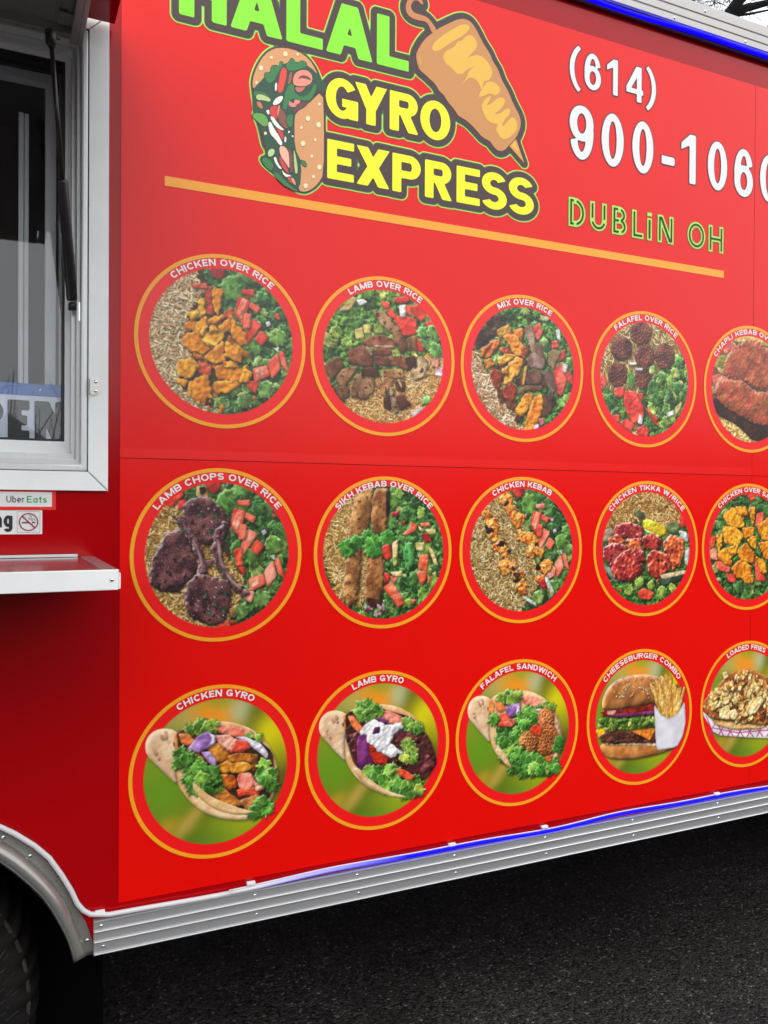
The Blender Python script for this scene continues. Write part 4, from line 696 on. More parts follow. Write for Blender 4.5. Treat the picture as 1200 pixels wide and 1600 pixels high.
def pic_fries(c):
    c.blur_bg(); c.clip(); c.use(CR['L'], RING[2, 4])
    c.chunk([(775, 470), (850, 540), (960, 590), (1100, 600), (1300, 560), (1330, 520), (1290, 660), (1100, 655), (880, 640)], 'ece4e8', 'd0c4cc', bev=5, bump=.2, ch=1, k=.3)
    for k in range(9):
        x = 800 + k * 62; c.flat(c.T([(x, 520 + min(k, 2) * 30), (x + 6, 520 + min(k, 2) * 30), (x + 60, 655), (x + 50, 655)]), 'a8345c', ch=0, alpha=.8); c.flat(c.T([(x + 60, 560), (x + 66, 562), (x + 20, 655), (x + 10, 655)]), 'a8345c', ch=0, alpha=.8)
    c.flat(c.T([(850, 595), (1000, 625), (1300, 600), (1300, 608), (1000, 633), (850, 603)]), 'a8345c', ch=0, alpha=.8)
    c.chunk([(850, 540), (960, 545), (1080, 565), (1200, 540), (1150, 600), (980, 605), (880, 580)], 'e8bc7c', 'cc9850', bev=6)
    c.chunk([(790, 450), (850, 380), (950, 270), (1060, 235), (1180, 280), (1300, 330), (1300, 520), (1150, 570), (1000, 550), (850, 530)], 'b87438', '8a4a20', bev=12, bump=1)
    for _ in range(520):
        a, r = RNG.uniform(0, 6.28), RNG.uniform(0, 1) ** .5; x = 1060 + 240 * r * math.cos(a); y = 400 + 150 * r * math.sin(a)
        if y < 400 - (240 - abs(x - 1060)) * .72 : continue
        q = RNG.random(); pal = ('f6d488', 'e0ac58') if q < .6 else (('ecb866', 'c88a3c') if q < .82 else (('b4582c', '7c3414') if q < .93 else ('ee8838', 'c8601c')))
        if y > 470 and q < .3: pal = ('b85820', '8a3814')
        c.blob(c.rnd_poly(*c.T([(x, y)])[0], RNG.uniform(8, 15), 6, 1.15), *pal, bev=6, bump=1.5, rag=1.2, sh=.55, hl=.35)
    for p in [[(890, 490), (910, 470), (955, 485), (950, 545), (890, 535)], [(955, 490), (990, 480), (1008, 515), (985, 545), (960, 540)], [(1060, 480), (1100, 420), (1150, 400), (1165, 430), (1120, 500), (1080, 515)], [(905, 250), (935, 240), (945, 275), (920, 290)], [(780, 460), (800, 455), (800, 480)], [(910, 410), (950, 400), (950, 440), (920, 450)]]: c.chunk(p, 'f4dca4', 'dcb470', bev=7, hl=.4, ch=1)

PICS = [(0, 0, pic_chicken_rice, 'CHICKEN OVER RICE', 'A', (295, 188), (945, 278), 'round picture of chicken chunks, brown rice and green salad'),
        (0, 1, pic_lamb_rice, 'LAMB OVER RICE', 'B', (335, 208), (877, 272), 'round picture of sliced lamb over yellow rice with lettuce and tomato'),
        (0, 2, pic_mix_rice, 'MIX OVER RICE', 'C', (392, 195), (850, 255), 'round picture of orange chicken and grey lamb strips over rice'),
        (0, 3, pic_falafel_rice, 'FALAFEL OVER RICE', 'D', (212, 193), (597, 243), 'round picture of six dark falafel balls on rice and salad'),
        (0, 4, pic_chapli, 'CHAPLI KEBAB OVER RICE', 'D', (858, 362), None, 'round picture of two flat red kebab patties'),
        (1, 0, pic_lamb_chops, 'LAMB CHOPS OVER RICE', 'E', (212, 322), (1005, 315), 'round picture of three dark lamb chops on rice'),
        (1, 1, pic_sikh, 'SIKH KEBAB OVER RICE', 'F', (245, 318), (985, 322), 'round picture of two long brown kebabs under a coriander sprig'),
        (1, 2, pic_chicken_kebab, 'CHICKEN KEBAB', 'G', (345, 200), (848, 200), 'round picture of two rows of charred chicken kebab on rice'),
        (1, 3, pic_tikka, 'CHICKEN TIKKA W/RICE', 'H', (178, 243), (640, 243), 'round picture of glossy red chicken tikka with a lime wedge'),
        (1, 4, pic_chicken_salad, 'CHICKEN OVER SALAD', 'H', (880, 222), None, 'round picture of golden chicken chunks on dark green salad'),
        (2, 0, pic_chicken_gyro, 'CHICKEN GYRO', 'I', (362, 238), (845, 188), 'round picture of a pita filled with chicken, tomato and purple onion'),
        (2, 1, pic_lamb_gyro, 'LAMB GYRO', 'J', (440, 230), (803, 190), 'round picture of a pita filled with dark lamb and white sauce'),
        (2, 2, pic_falafel_sandwich, 'FALAFEL SANDWICH', 'K', (305, 382), (940, 312), 'round picture of a pita filled with brown falafel balls'),
        (2, 3, pic_burger, 'CHEESEBURGER COMBO', 'L', (165, 312), (628, 285), 'round picture of a sesame bun cheeseburger beside fries in a white box'),
        (2, 4, pic_fries, 'LOADED FRIES', 'L', (940, 155), (1170, 128), 'round picture of loaded fries in a checked paper tray')]
def paint(spec):
    global RNG
    r, k, fn, text, crop, a, b, lab = spec
    RNG = np.random.default_rng(100 + r * 10 + k)
    c = Canvas(*RING[r, k], CR[crop], 'ec1010'); fn(c)
    if r < 2: c.clip()
    else:
        a_ = np.clip((c.r_rim - .004 - c.rr) / c.PX + .5, 0, 1)[..., None]; c.im = c.im * a_ + c.rim * (1 - a_)
    return c

GZ = .16                                           # ground level in this frame (the tyre stands on it)
# ------------------------------------------------------------------ materials
M_PAINT = mat('dark_red_paint', (.37, .0, .002), .15, spec=.28, coat=.0, coat_rough=.05, bump=(2.2, .05, .02))
M_VINYL = mat('red_vinyl', (.77, .0020, .0), .25, spec=.34, bump=(1.6, .20, .02), var=(1.2, .25, (.70, .0022, .0)))
M_ALU = mat('brushed_aluminium', (.62, .63, .63), .34, metal=1, var=(30, .35, (.50, .51, .51)), stretch=(.08, 1, 6), rough_var=.08)
M_ALUV = mat('brushed_aluminium_upright', (.70, .72, .72), .36, metal=.4, var=(26, .35, (.54, .56, .56)), stretch=(6, 1, .08), rough_var=.08)
M_WHITE_ALU = mat('pale_anodised_frame', (.90, .91, .90), .42, metal=.0, var=(7, .6, (.76, .77, .75)), rough_var=.1, bump=(40, .06, .001))
M_HATCH = mat('dull_grey_aluminium', (.42, .41, .40), .40, metal=.7, var=(3, .5, (.34, .32, .31)), stretch=(8, .3, 1))
M_FENDER = mat('dull_steel_fender', (.34, .33, .30), .28, metal=.6, spec=.8, var=(9, .5, (.24, .23, .20)), rough_var=.08)
M_TRIM = mat('ribbed_trim_metal', (.45, .45, .45), .34, metal=.55, var=(22, .4, (.42, .42, .42)), stretch=(.15, 1, 4), rough_var=.08)
M_RIVET = mat('rivet_metal', (.72, .72, .72), .22, metal=1)
M_BLACK = mat('black_plastic', (.012, .012, .013), .42, rough_var=.1)
M_STRUT = mat('black_painted_steel', (.014, .012, .012), .30, rough_var=.12)
M_RUBBER = mat('tyre_rubber', (.006, .0055, .006), .8, spec=.12, bump=(60, .5, .003), var=(14, .6, (.024, .021, .018)))
M_RIB = mat('tyre_rib_rubber', (.020, .019, .020), .6, spec=.4)
M_DARK = mat('underbody_black', (.003, .003, .003), .95, spec=.02)
M_INSIDE = mat('kitchen_interior', (.10, .10, .10), .6)
M_LEDOFF = mat('milky_strip', (.62, .61, .62), .4)
M_LEDBLUE = mat('lit_blue_strip', (.0, .0, .08), .5, spec=.1, emit='0800ff', es=1.3)
def fading_strip():
    m = mat('strip_fading_to_blue', (.62, .61, .62), .4); N = m.node_tree.nodes; L = m.node_tree.links; b = N['Principled BSDF']
    g = N.new('ShaderNodeNewGeometry'); sp = N.new('ShaderNodeSeparateXYZ'); mr = N.new('ShaderNodeMapRange'); mr.inputs['From Min'].default_value = .50; mr.inputs['From Max'].default_value = .86
    L.new(g.outputs['Position'], sp.inputs[0]); L.new(sp.outputs['X'], mr.inputs['Value'])
    x = N.new('ShaderNodeMix'); x.data_type = 'RGBA'; x.inputs[6].default_value = (.62, .61, .62, 1); x.inputs[7].default_value = (0, 0, .08, 1); L.new(mr.outputs['Result'], x.inputs[0]); L.new(x.outputs[2], b.inputs['Base Color'])
    p = N.new('ShaderNodeMath'); p.operation = 'MULTIPLY'; p.inputs[1].default_value = 1.3; L.new(mr.outputs['Result'], p.inputs[0]); L.new(p.outputs[0], b.inputs['Emission Strength']); b.inputs['Emission Color'].default_value = (*srgb('0800ff'), 1); b.inputs['Specular IOR Level'].default_value = .15
    return m
M_LEDFADE = fading_strip()
M_CLIP = mat('clear_clip', (.8, .8, .8), .25)
M_CHAIN = mat('bead_chain', (.6, .58, .52), .3, metal=1)
M_ORANGE = mat('orange_print', 'f2a01c', .32, spec=.5)
M_WHITEP = mat('white_print', 'e6e4e2', .34, spec=.5)
M_OUTL = mat('dark_outline_print', '34161e', .34, spec=.5)
M_LIME = mat('lime_print', (.24, .80, .012), .34, spec=.5)
M_LIMELINE = mat('pale_lime_print', (.44, .74, .10), .34, spec=.5)
M_DGREEN = mat('dark_green_print', (.03, .12, .02), .34, spec=.5)
M_BROWN = mat('brown_print', (.048, .018, .020), .34, spec=.5)
M_YELLOW = mat('yellow_print', (.86, .93, .0), .34, spec=.5)
M_STICKER = mat('white_sticker', 'e2dfdd', .3, spec=.5)
M_STRED = mat('red_sticker_edge', (.78, .02, .012), .3, spec=.5)
M_INK = mat('black_ink', (.012, .012, .014), .35)
M_EATS = mat('green_ink', (.02, .34, .10), .35)
M_NOSM = mat('crimson_ink', (.28, .012, .03), .35)
def print_material(name, gain=1.0, rough=.30):
    m = bpy.data.materials.new(name); m.use_nodes = True; N = m.node_tree.nodes; b = N['Principled BSDF']
    a = N.new('ShaderNodeAttribute'); a.attribute_name = 'print'; m.node_tree.links.new(a.outputs['Color'], b.inputs['Base Color']); b.inputs['Roughness'].default_value = rough; b.inputs['Specular IOR Level'].default_value = .5
    return m
M_PRINT = print_material('printed_vinyl')
# window glass: mirrors by angle, else lets light through with a grey tint
M_GLASS = bpy.data.materials.new('window_glass'); M_GLASS.use_nodes = True
_n = M_GLASS.node_tree.nodes; _l = M_GLASS.node_tree.links; _n.clear()
_o = _n.new('ShaderNodeOutputMaterial'); _mix = _n.new('ShaderNodeMixShader'); _w = _n.new('ShaderNodeLayerWeight'); _p = _n.new('ShaderNodeMath'); _p.operation = 'POWER'; _p.inputs[1].default_value = 5; _f = _n.new('ShaderNodeMath'); _f.operation = 'MULTIPLY_ADD'; _f.inputs[1].default_value = .9; _f.inputs[2].default_value = .046
_t = _n.new('ShaderNodeBsdfTransparent'); _t.inputs['Color'].default_value = (.94, .95, .96, 1); _g = _n.new('ShaderNodeBsdfGlossy'); _g.inputs['Roughness'].default_value = .015
_l.new(_w.outputs['Facing'], _p.inputs[0]); _l.new(_p.outputs[0], _f.inputs[0]); _l.new(_f.outputs[0], _mix.inputs['Fac']); _l.new(_t.outputs['BSDF'], _mix.inputs[1]); _l.new(_g.outputs['BSDF'], _mix.inputs[2]); _l.new(_mix.outputs['Shader'], _o.inputs['Surface'])

# ------------------------------------------------------------------ ground
def asphalt():
    m = bpy.data.materials.new('damp_asphalt'); m.use_nodes = True; N = m.node_tree.nodes; L = m.node_tree.links; b = N['Principled BSDF']; b.inputs['Specular IOR Level'].default_value = .12
    t = N.new('ShaderNodeTexCoord')
    v = N.new('ShaderNodeTexVoronoi'); v.inputs['Scale'].default_value = 130; L.new(t.outputs['Object'], v.inputs['Vector'])
    big = N.new('ShaderNodeTexNoise'); big.inputs['Scale'].default_value = 1.3; big.inputs['Detail'].default_value = 7; big.inputs['Roughness'].default_value = .6; L.new(t.outputs['Object'], big.inputs['Vector'])
    med = N.new('ShaderNodeTexNoise'); med.inputs['Scale'].default_value = 45; med.inputs['Detail'].default_value = 6; med.inputs['Roughness'].default_value = .75; L.new(t.outputs['Object'], med.inputs['Vector'])
    r = N.new('ShaderNodeValToRGB'); e = r.color_ramp.elements; e[0].position = .0; e[0].color = (.0025, .002, .002, 1); e[1].position = .84; e[1].color = (.055, .046, .046, 1)
    e2 = e.new(.93); e2.color = (.14, .122, .12, 1); L.new(v.outputs['Color'], r.inputs['Fac'])
    mm = N.new('ShaderNodeMix'); mm.data_type = 'RGBA'; mm.blend_type = 'MULTIPLY'; mm.inputs[0].default_value = 1
    rr = N.new('ShaderNodeMapRange'); rr.inputs['From Min'].default_value = .3; rr.inputs['From Max'].default_value = .7; rr.inputs['To Min'].default_value = .55; rr.inputs['To Max'].default_value = 1.25; L.new(big.outputs['Fac'], rr.inputs['Value'])
    L.new(r.outputs['Color'], mm.inputs[6]); L.new(rr.outputs['Result'], mm.inputs[7]); L.new(mm.outputs[2], b.inputs['Base Color'])
    r2 = N.new('ShaderNodeMapRange'); r2.inputs['To Min'].default_value = .45; r2.inputs['To Max'].default_value = .85; L.new(big.outputs['Fac'], r2.inputs['Value']); L.new(r2.outputs['Result'], b.inputs['Roughness'])
    ad = N.new('ShaderNodeMath'); ad.operation = 'SUBTRACT'; L.new(med.outputs['Fac'], ad.inputs[0]); L.new(v.outputs['Distance'], ad.inputs[1])
    u = N.new('ShaderNodeBump'); u.inputs['Strength'].default_value = .9; u.inputs['Distance'].default_value = .006; L.new(ad.outputs[0], u.inputs['Height']); L.new(u.outputs['Normal'], b.inputs['Normal'])
    return m
g = 400
ground = mesh_obj('parking_lot', [(-g, -g, GZ), (g, -g, GZ), (g, g, GZ), (-g, g, GZ)], [(0, 1, 2, 3)], asphalt()); tag(ground, 'dark damp asphalt parking lot under the trailer', kind='structure')
# bare woodland edge round the lot, mirrored faintly in paint and glass and blocking low sky light
rs = random.Random(17); tm_ = MB()
for i in range(330):
    a = 2 * math.pi * i / 330 + rs.uniform(-.01, .01); R_ = rs.uniform(19, 25); bx_, by_ = R_ * math.sin(a), R_ * math.cos(a)
    h_ = rs.uniform(2.6, 3.7)
    if math.cos(a) > .05: h_ *= 1.9  # unseen half behind the trailer, heightened to block light reaching under it
    n = len(tm_.V); tm_.V += [(bx_ + rs.uniform(.7, 1.3) * math.cos(t), by_ + rs.uniform(.7, 1.3) * math.sin(t), GZ + z) for z in (0, h_ * .45, h_ * .8) for t in np.linspace(0, 2 * math.pi, 8)[:-1]] + [(bx_, by_, GZ + h_)]
    for q in range(2): tm_.F += [(n + q * 7 + j, n + q * 7 + (j + 1) % 7, n + q * 7 + 7 + (j + 1) % 7, n + q * 7 + 7 + j) for j in range(7)]
    tm_.F += [(n + 14 + j, n + 14 + (j + 1) % 7, n + 21) for j in range(7)]
    for _ in range(14):
        p0 = Vector((bx_, by_, GZ + h_ * rs.uniform(.3, .8))); d_ = Vector((rs.uniform(-1, 1), rs.uniform(-1, 1), rs.uniform(.8, 2.2))).normalized(); tm_.tube([tuple(p0), tuple(p0 + d_ * rs.uniform(1.2, 3))], [.03, .008], 3, cap=False)
tl = tm_.build('woodland_edge', mat('winter_woodland', (.05, .045, .04), .95, var=(.7, .8, (.028, .032, .02)))); tag(tl, 'low dark winter woodland round the edge of the lot', kind='stuff')
# loose grit lying on the asphalt
rs = random.Random(3); gv, gf = [], []
for i in range(4200):
    x = rs.uniform(.0, 3.4); y = rs.uniform(-.6, 2.2); r = rs.uniform(.0015, .0045); n = len(gv)
    gv += [(x + r * math.cos(a) * rs.uniform(.7, 1.2), y + r * math.sin(a) * rs.uniform(.7, 1.2), GZ - .0005) for a in (0, 1.25, 2.5, 3.8, 5)] + [(x, y, GZ + r * .8)]
    gf += [(n + j, n + (j + 1) % 5, n + 5) for j in range(5)]
grit = mesh_obj('asphalt_grit', gv, gf, mat('grit_stone', (.10, .095, .085), .7, var=(60, .9, (.03, .028, .026)))); tag(grit, 'tiny stones and grit scattered over the dark asphalt', kind='stuff')

RIVET = MB().dome(0, 0, 0, .0040, .003)
_rm = [None]
def rivet(x, y, z, par, name='rivet', k=1.0):
    if _rm[0] is None:
        o = RIVET.build(name, M_RIVET, smooth=True); _rm[0] = o.data
    else: o = bpy.data.objects.new(name, _rm[0]); COL.objects.link(o)
    o.parent = par; o.matrix_parent_inverse = Matrix.Identity(4); o.location = (x, y, z); o.scale = (k, k, k); return o
# ------------------------------------------------------------------ the trailer
T = empty('food_trailer', (0, 0, GZ)); tag(T, 'red food trailer with round dish pictures, serving window and a phone number', 'food trailer')
_pi = Matrix.Translation((0, 0, -GZ))
def P(o, par=None):
    """hang a part (built in world metres) on the trailer"""
    o.parent = par or T
    if par is None or par is T: o.matrix_parent_inverse = _pi
    return o
WCX0 = -.276
X0, X1, Z0, Z1, DEP = -4.2, 5.4, .655, 2.90, 2.1
WX0, WX1, WZ0, WZ1 = -1.35, .165, 1.60, 2.452       # opening for the serving window
AC, AR = (-.241, .609), .385                        # wheel arch
# side wall with the window opening and the wheel-arch notch cut out
def wall_outline():
    V, F = [], []
    arch = [(AC[0] + .40 * math.cos(a), AC[1] + .40 * math.sin(a)) for a in np.linspace(math.radians(7), math.radians(173), 25)]
    top = WZ0; ax1 = arch[0][0]; ax0 = arch[-1][0]
    def quad(a, b, c, d):
        n = len(V); V.extend([(a, 0, b), (c, 0, b), (c, 0, d), (a, 0, d)]); F.append((n, n + 1, n + 2, n + 3))
    quad(X0, WZ1, X1, Z1); quad(X0, WZ0, WX0, WZ1); quad(WX1, WZ0, X1, WZ1)
    quad(X0, Z0, ax0, WZ0); quad(ax1, Z0, X1, WZ0)
    for (xa, za), (xb, zb) in zip(arch[:-1], arch[1:]):
        n = len(V); V.extend([(xa, 0, za), (xb, 0, zb), (xb, 0, top), (xa, 0, top)]); F.append((n, n + 1, n + 2, n + 3))
    return V, F
V, F = wall_outline(); P(mesh_obj('side_wall', V, F, M_PAINT))
b = MB(); b.box(X0, .03, Z0 + .01, WX0 - .02, DEP, Z1 - .01); b.box(WX1 + .05, .03, Z0 + .01 + .30, X1, DEP, Z1 - .01); b.box(WX1 + .05, .9, Z0, X1, DEP, Z0 + .31)
b.box(WX0 - .02, .6, 1.2, WX1 + .05, DEP, Z1 - .01); b.box(X0, .75, Z0, .3, DEP, 1.2); b.box(WX0, .03, 2.5, WX1 + .05, .6, Z1 - .01)
P(b.build('body', M_DARK))
b = MB(); b.box(WX0 - .1, .16, 1.15, WX1 + .05, .60, 1.2); b.box(WX0, .58, 1.2, WX1 + .05, .595, 2.5); b.box(WX1 + .035, .09, 1.2, WX1 + .049, .58, 2.5); b.box(WX0, .12, 2.485, WX1 + .03, .58, 2.499)
P(b.build('kitchen_lining', M_INSIDE))
b = MB(); b.box(X0, .003, Z0 + .001, -.74, .03, Z0 + .012)
for x in (-2.6, .9, 1.7, 2.5): b.box(x, .12, Z0 - .03, x + .05, DEP - .1, Z0 + .01)
b.box(.25, .46, Z0 - .22, X1, .54, Z0 - .031); b.box(.25, 1.6, Z0 - .24, X1, 1.68, Z0 - .031); b.box(.20, .03, Z0 + .002, X1, DEP, Z0 + .009)  # unseen rails, made deep to block low light under the trailer
P(b.build('chassis', M_DARK))
b = MB(); b.box(-.72, .02, Z0, -.70, .74, 1.15); b.box(.20, .02, Z0, .215, .74, 1.15); b.box(-.70, .71, Z0 - .02, .20, .73, 1.15); b.box(-.70, .02, 1.12, .20, .71, 1.14)
b.box(-.72, .40, .26, .24, .42, 1.15); b.box(.216, .03, Z0, .24, .42, 1.15); P(b.build('wheel_well_and_shade_liner', M_DARK)); P(MB().tube([(WCX0, .2, .52), (WCX0, 1.9, .52)], .04, 10).build('axle', M_DARK))  # low black liner behind the wheel is added to keep that space dark
b = MB(); b.box(X0 - .02, -.01, Z1 - .004, X1 + .02, DEP + .02, Z1 + .012); P(b.build('roof', M_TRIM))
# vinyl wrap: sheets butted at the seams the photograph shows
SEAMX, SEAMZ, VX0, VT, VB = (.223, .886, 1.960, X1), 1.630, .223, 2.741, .747
rs = random.Random(9)
def sheet(x0, z0, x1, z1, y, bulge):
    nx, nz_ = 26, 22; V, F = [], []
    for j in range(nz_ + 1):
        for i in range(nx + 1):
            x = x0 + (x1 - x0) * i / nx; z = z0 + (z1 - z0) * j / nz_
            e = min(x - x0, x1 - x, z - z0, z1 - z)
            V.append((x, y - .0004 * bulge * math.sin(x * 3.1 + z * 2.3) * min(e / .05, 1), z))
    for j in range(nz_):
        for i in range(nx): a = j * (nx + 1) + i; F.append((a, a + 1, a + nx + 2, a + nx + 1))
    return V, F
k = 0
for i in range(3):
    for (z0, z1) in ((VB, SEAMZ - .0008), (SEAMZ + .0004, VT)):
        V, F = sheet(SEAMX[i] - (.002 if i == 1 else -.0004), z0, SEAMX[i + 1] - (.0007 if i == 1 else 0), z1, (-.0016 if z0 > 1 else -.0014) - .00008 * i, 0)
        o = P(mesh_obj('vinyl_sheet', V, F, M_VINYL)); k += 1

# the sheets overlap a little: a tilted lip above the level seam and along the upright one
def lip(a, b_, c_, d): return P(mesh_obj('vinyl_overlap', [a, b_, c_, d], [(0, 1, 2, 3)], M_VINYL))
lip((VX0, -.00215, SEAMZ + .0006), (1.9595, -.00215, SEAMZ + .0006), (1.9595, -.00178, SEAMZ + .0215), (VX0, -.00178, SEAMZ + .0195))
lip((.8835, -.00176, VB), (.8900, -.00212, VB), (.8900, -.00212, SEAMZ - .001), (.8835, -.00176, SEAMZ - .001)); lip((.8835, -.00176, SEAMZ + .0225), (.8900, -.00212, SEAMZ + .0225), (.8900, -.00212, VT), (.8835, -.00176, VT))
# ---- top rail
def rail_profile(z0, z1, ribs, proud, y0=0.):
    """closed (y, z) outline of an extrusion with raised ribs"""
    pts = [(y0, z0), (y0 - proud, z0)]
    for r0, r1, d in ribs: pts += [(y0 - proud, r0), (y0 - proud - d, r0 + .0012), (y0 - proud - d, r1 - .0012), (y0 - proud, r1)]
    return pts + [(y0 - proud, z1), (y0, z1)]
b = MB()
b.prism(rail_profile(2.836, 2.905, [(2.8375, 2.8560, .004), (2.8585, 2.8790, .004), (2.8815, 2.9035, .004)], .010), 'x', X0, X1); o = P(b.build('roof_rail', M_TRIM)); o.data.materials[0] = mat('pale_rail_metal', (.50, .475, .45), .40, metal=.3, var=(12, .3, (.42, .40, .37)), rough_var=.08)
TOPRAIL = o
RIV = []
for i in range(9):
    x = 1.36 + i * .262
    RIV += [(x + .02, -.0138, 2.846, TOPRAIL), (x + .13, -.0138, 2.892, TOPRAIL)]
def wavy(x, s): return .0026 * math.sin(x * 7.3 + s) + .0016 * math.sin(x * 15.1 + 2 * s)
pts = [(x, -.0115, 2.826 + wavy(x, .4)) for x in np.arange(.3, X1, .04)]
P(MB().tube(pts, .0056, 10).build('blue_light_strip', M_LEDBLUE, smooth=True))
b = MB(); b.prism([(0, 2.8105), (-.012, 2.8105), (-.015, 2.814), (-.006, 2.817), (-.006, 2.836), (0, 2.836)], 'x', X0, X1); P(b.build('strip_shadow_channel', mat('channel_shadow_line', (.05, .02, .05), .4)))  # dark purple colour stands in for shadow and glow below the strip

# ---- lower trim, three ribs topped by painted highlight lines
LX0 = .176
b = MB(); b.prism(rail_profile(.6555, .724, [(.6565, .6615, .0042), (.6805, .6845, .0042), (.7010, .7050, .0042), (.7195, .7225, .002)], .009), 'x', LX0, X1)
TR = P(b.build('lower_trim', M_TRIM))
M_RIB_HIGHLIGHT = mat('rib_highlight_white', (.93, .93, .93), .25, metal=.1)
for zb_ in (.6592, .6828, .7033): P(MB().tube([(LX0 + .001, -.0128, zb_), (X1, -.0128, zb_)], .0012, 8).build('trim_highlight_line', M_RIB_HIGHLIGHT, smooth=True), TR)  # near-white tubes stand in for the highlights along the rib tops
for i, x in enumerate((.190, .50, .735, .985, 1.245, 1.525, 1.83, 2.15, 2.5, 2.85)):
    RIV += [(x, -.0092, .7125, TR), (x + .004, -.0092, .6715, TR)]
# light strip: milky where it is dim, blue where it is lit
arch_px = [(0, 1291.7), (23, 1302.5), (53.7, 1321.3), (76.7, 1340.4), (95.8, 1366.5), (111, 1391), (121, 1412), (130, 1422.5), (141, 1428.5)]
up = [at(px, py, -.008) for px, py in arch_px]
pts = [Vector((-.62, -.008, .70)), Vector((-.56, -.008, .80)), Vector((-.42, -.008, .915)), Vector((-.24, -.008, .965)), Vector((-.11, -.008, .958))] + up
n0 = len(pts)
def stripz(x): return .7305 + wavy(x, 2.1) + .002 * math.exp(-((x - 1.45) / .12) ** 2)
pts1 = [(x, -.008, stripz(x)) for x in np.arange(.205, .45, .03)]
def flat_tube(mb, pts, ry, rz): mb.tube(pts, rz, 10)
P(MB().tube([tuple(p) for p in pts] + pts1, .0050, 10).build('dim_light_strip', M_LEDOFF, smooth=True))
pts2 = [(x, -.0085, stripz(x)) for x in np.arange(.445, X1, .03)]
P(MB().tube(pts2, [.0040] * len(pts2), 10).build('blue_light_strip', M_LEDFADE, smooth=True))
P(MB().tube([(x, -.0050, z + .0042) for x, y, z in pts2], .0017, 6).build('strip_lens', M_LEDOFF, smooth=True))
_c = None
for x in (.188, .492, .98, 1.245, 1.83, 2.35):
    if _c is None: _c = P(MB().box(-.009, -.0105, .7355 - GZ, .009, -.002, .7415 - GZ).build('strip_clip', M_CLIP, bevel=.0008)); _c.matrix_parent_inverse = Matrix.Identity(4); q = _c
    else: q = _c.copy(); COL.objects.link(q)
    q.location = (x, 0, 0)

# ---- fender: flat flange, rolled lip; lofted through the curves read off the photograph
def world_curve(px, y, apex):
    """visible stretch, carried on to the apex over the wheel and mirrored"""
    P_ = [unproject(a, b_, y) for a, b_ in px]; x0_, z0_ = P_[0]; x1_, z1_ = P_[1]; m = (z1_ - z0_) / (x1_ - x0_)
    xa = WCX; ext = []
    for i in range(14):
        t = i / 14; h00, h10, h01, h11 = 2 * t ** 3 - 3 * t * t + 1, t ** 3 - 2 * t * t + t, -2 * t ** 3 + 3 * t * t, t ** 3 - t * t; L_ = x0_ - xa
        ext.append((xa + L_ * t, h00 * apex + h10 * 0 + h01 * z0_ + h11 * m * L_))
    full = ext + P_
    full = [(2 * xa - x, z) for x, z in reversed(full[1:])] + full
    q = np.array(full); d = np.r_[0, np.cumsum(np.hypot(*np.diff(q, axis=0).T))]; t = np.linspace(0, d[-1], 121)
    q = np.stack([np.interp(t, d, q[:, 0]), np.interp(t, d, q[:, 1])], 1)
    for _ in range(2): q[1:-1] = (q[:-2] + q[1:-1] * 2 + q[2:]) / 4
    return [(x, y, z) for x, z in q]
WCX = -.276
c_out = [(0, 1297), (23, 1308), (53, 1327), (75, 1346), (93, 1371), (108, 1396), (120, 1419), (129.5, 1432), (134.7, 1441), (140, 1457), (145.7, 1473.5), (149.5, 1489)]
c_cr = [(0, 1311), (22, 1323), (42, 1338), (66, 1360), (84, 1380), (101.7, 1403), (117, 1435), (125, 1457), (132, 1476), (136.5, 1493)]
c_in = [(0, 1347), (20, 1361), (42.6, 1380), (66, 1402), (82.5, 1425), (96, 1449), (106, 1469), (111, 1484.5), (116.5, 1504)]
def mixc(t, e=(0, 0)):
    A_ = np.array(c_cr); B_ = np.array(c_in); ta = np.linspace(0, 1, 10); f = lambda C: np.stack([np.interp(ta, np.linspace(0, 1, len(C)), C[:, k]) for k in (0, 1)], 1)
    return [tuple(v) for v in f(A_) * (1 - t) + f(B_) * t]
rows_ = [world_curve(c_out, -.0055, 1.035), world_curve([(a + (c - a) * .5, b_) for (a, b_), c in zip(c_cr, [a for a, _ in c_cr])], -.0062, 1.008)]
rows_ += [world_curve(mixc(.06), -.016, 1.003), world_curve(mixc(.22), -.026, .995), world_curve(mixc(.42), -.034, .984), world_curve(mixc(.62), -.038, .973), world_curve(mixc(.84), -.037, .962), world_curve(c_in, -.030, .955), world_curve(c_in, -.015, .957), world_curve([(a - 1, b_ + 2) for a, b_ in c_in], .02, .957)]
V, F = [], []; nn_ = len(rows_[0])
for r in rows_: V += r
for i in range(len(rows_) - 1):
    for j in range(nn_ - 1): a = i * nn_ + j; F.append((a, a + 1, a + nn_ + 1, a + nn_))
fender = P(mesh_obj('fender', V, F, M_FENDER, smooth=True)); fender.modifiers.new('solid', 'SOLIDIFY').thickness = .002; fender.modifiers['solid'].offset = 1
for px, py in ((47, 1337), (136.5, 1469), (5, 1308)):
    q = at(px, py, -.008); RIV.append((q.x, -.0075, q.z, fender))
for x, y, z, par in RIV: rivet(x, y, z, par)
del WCX
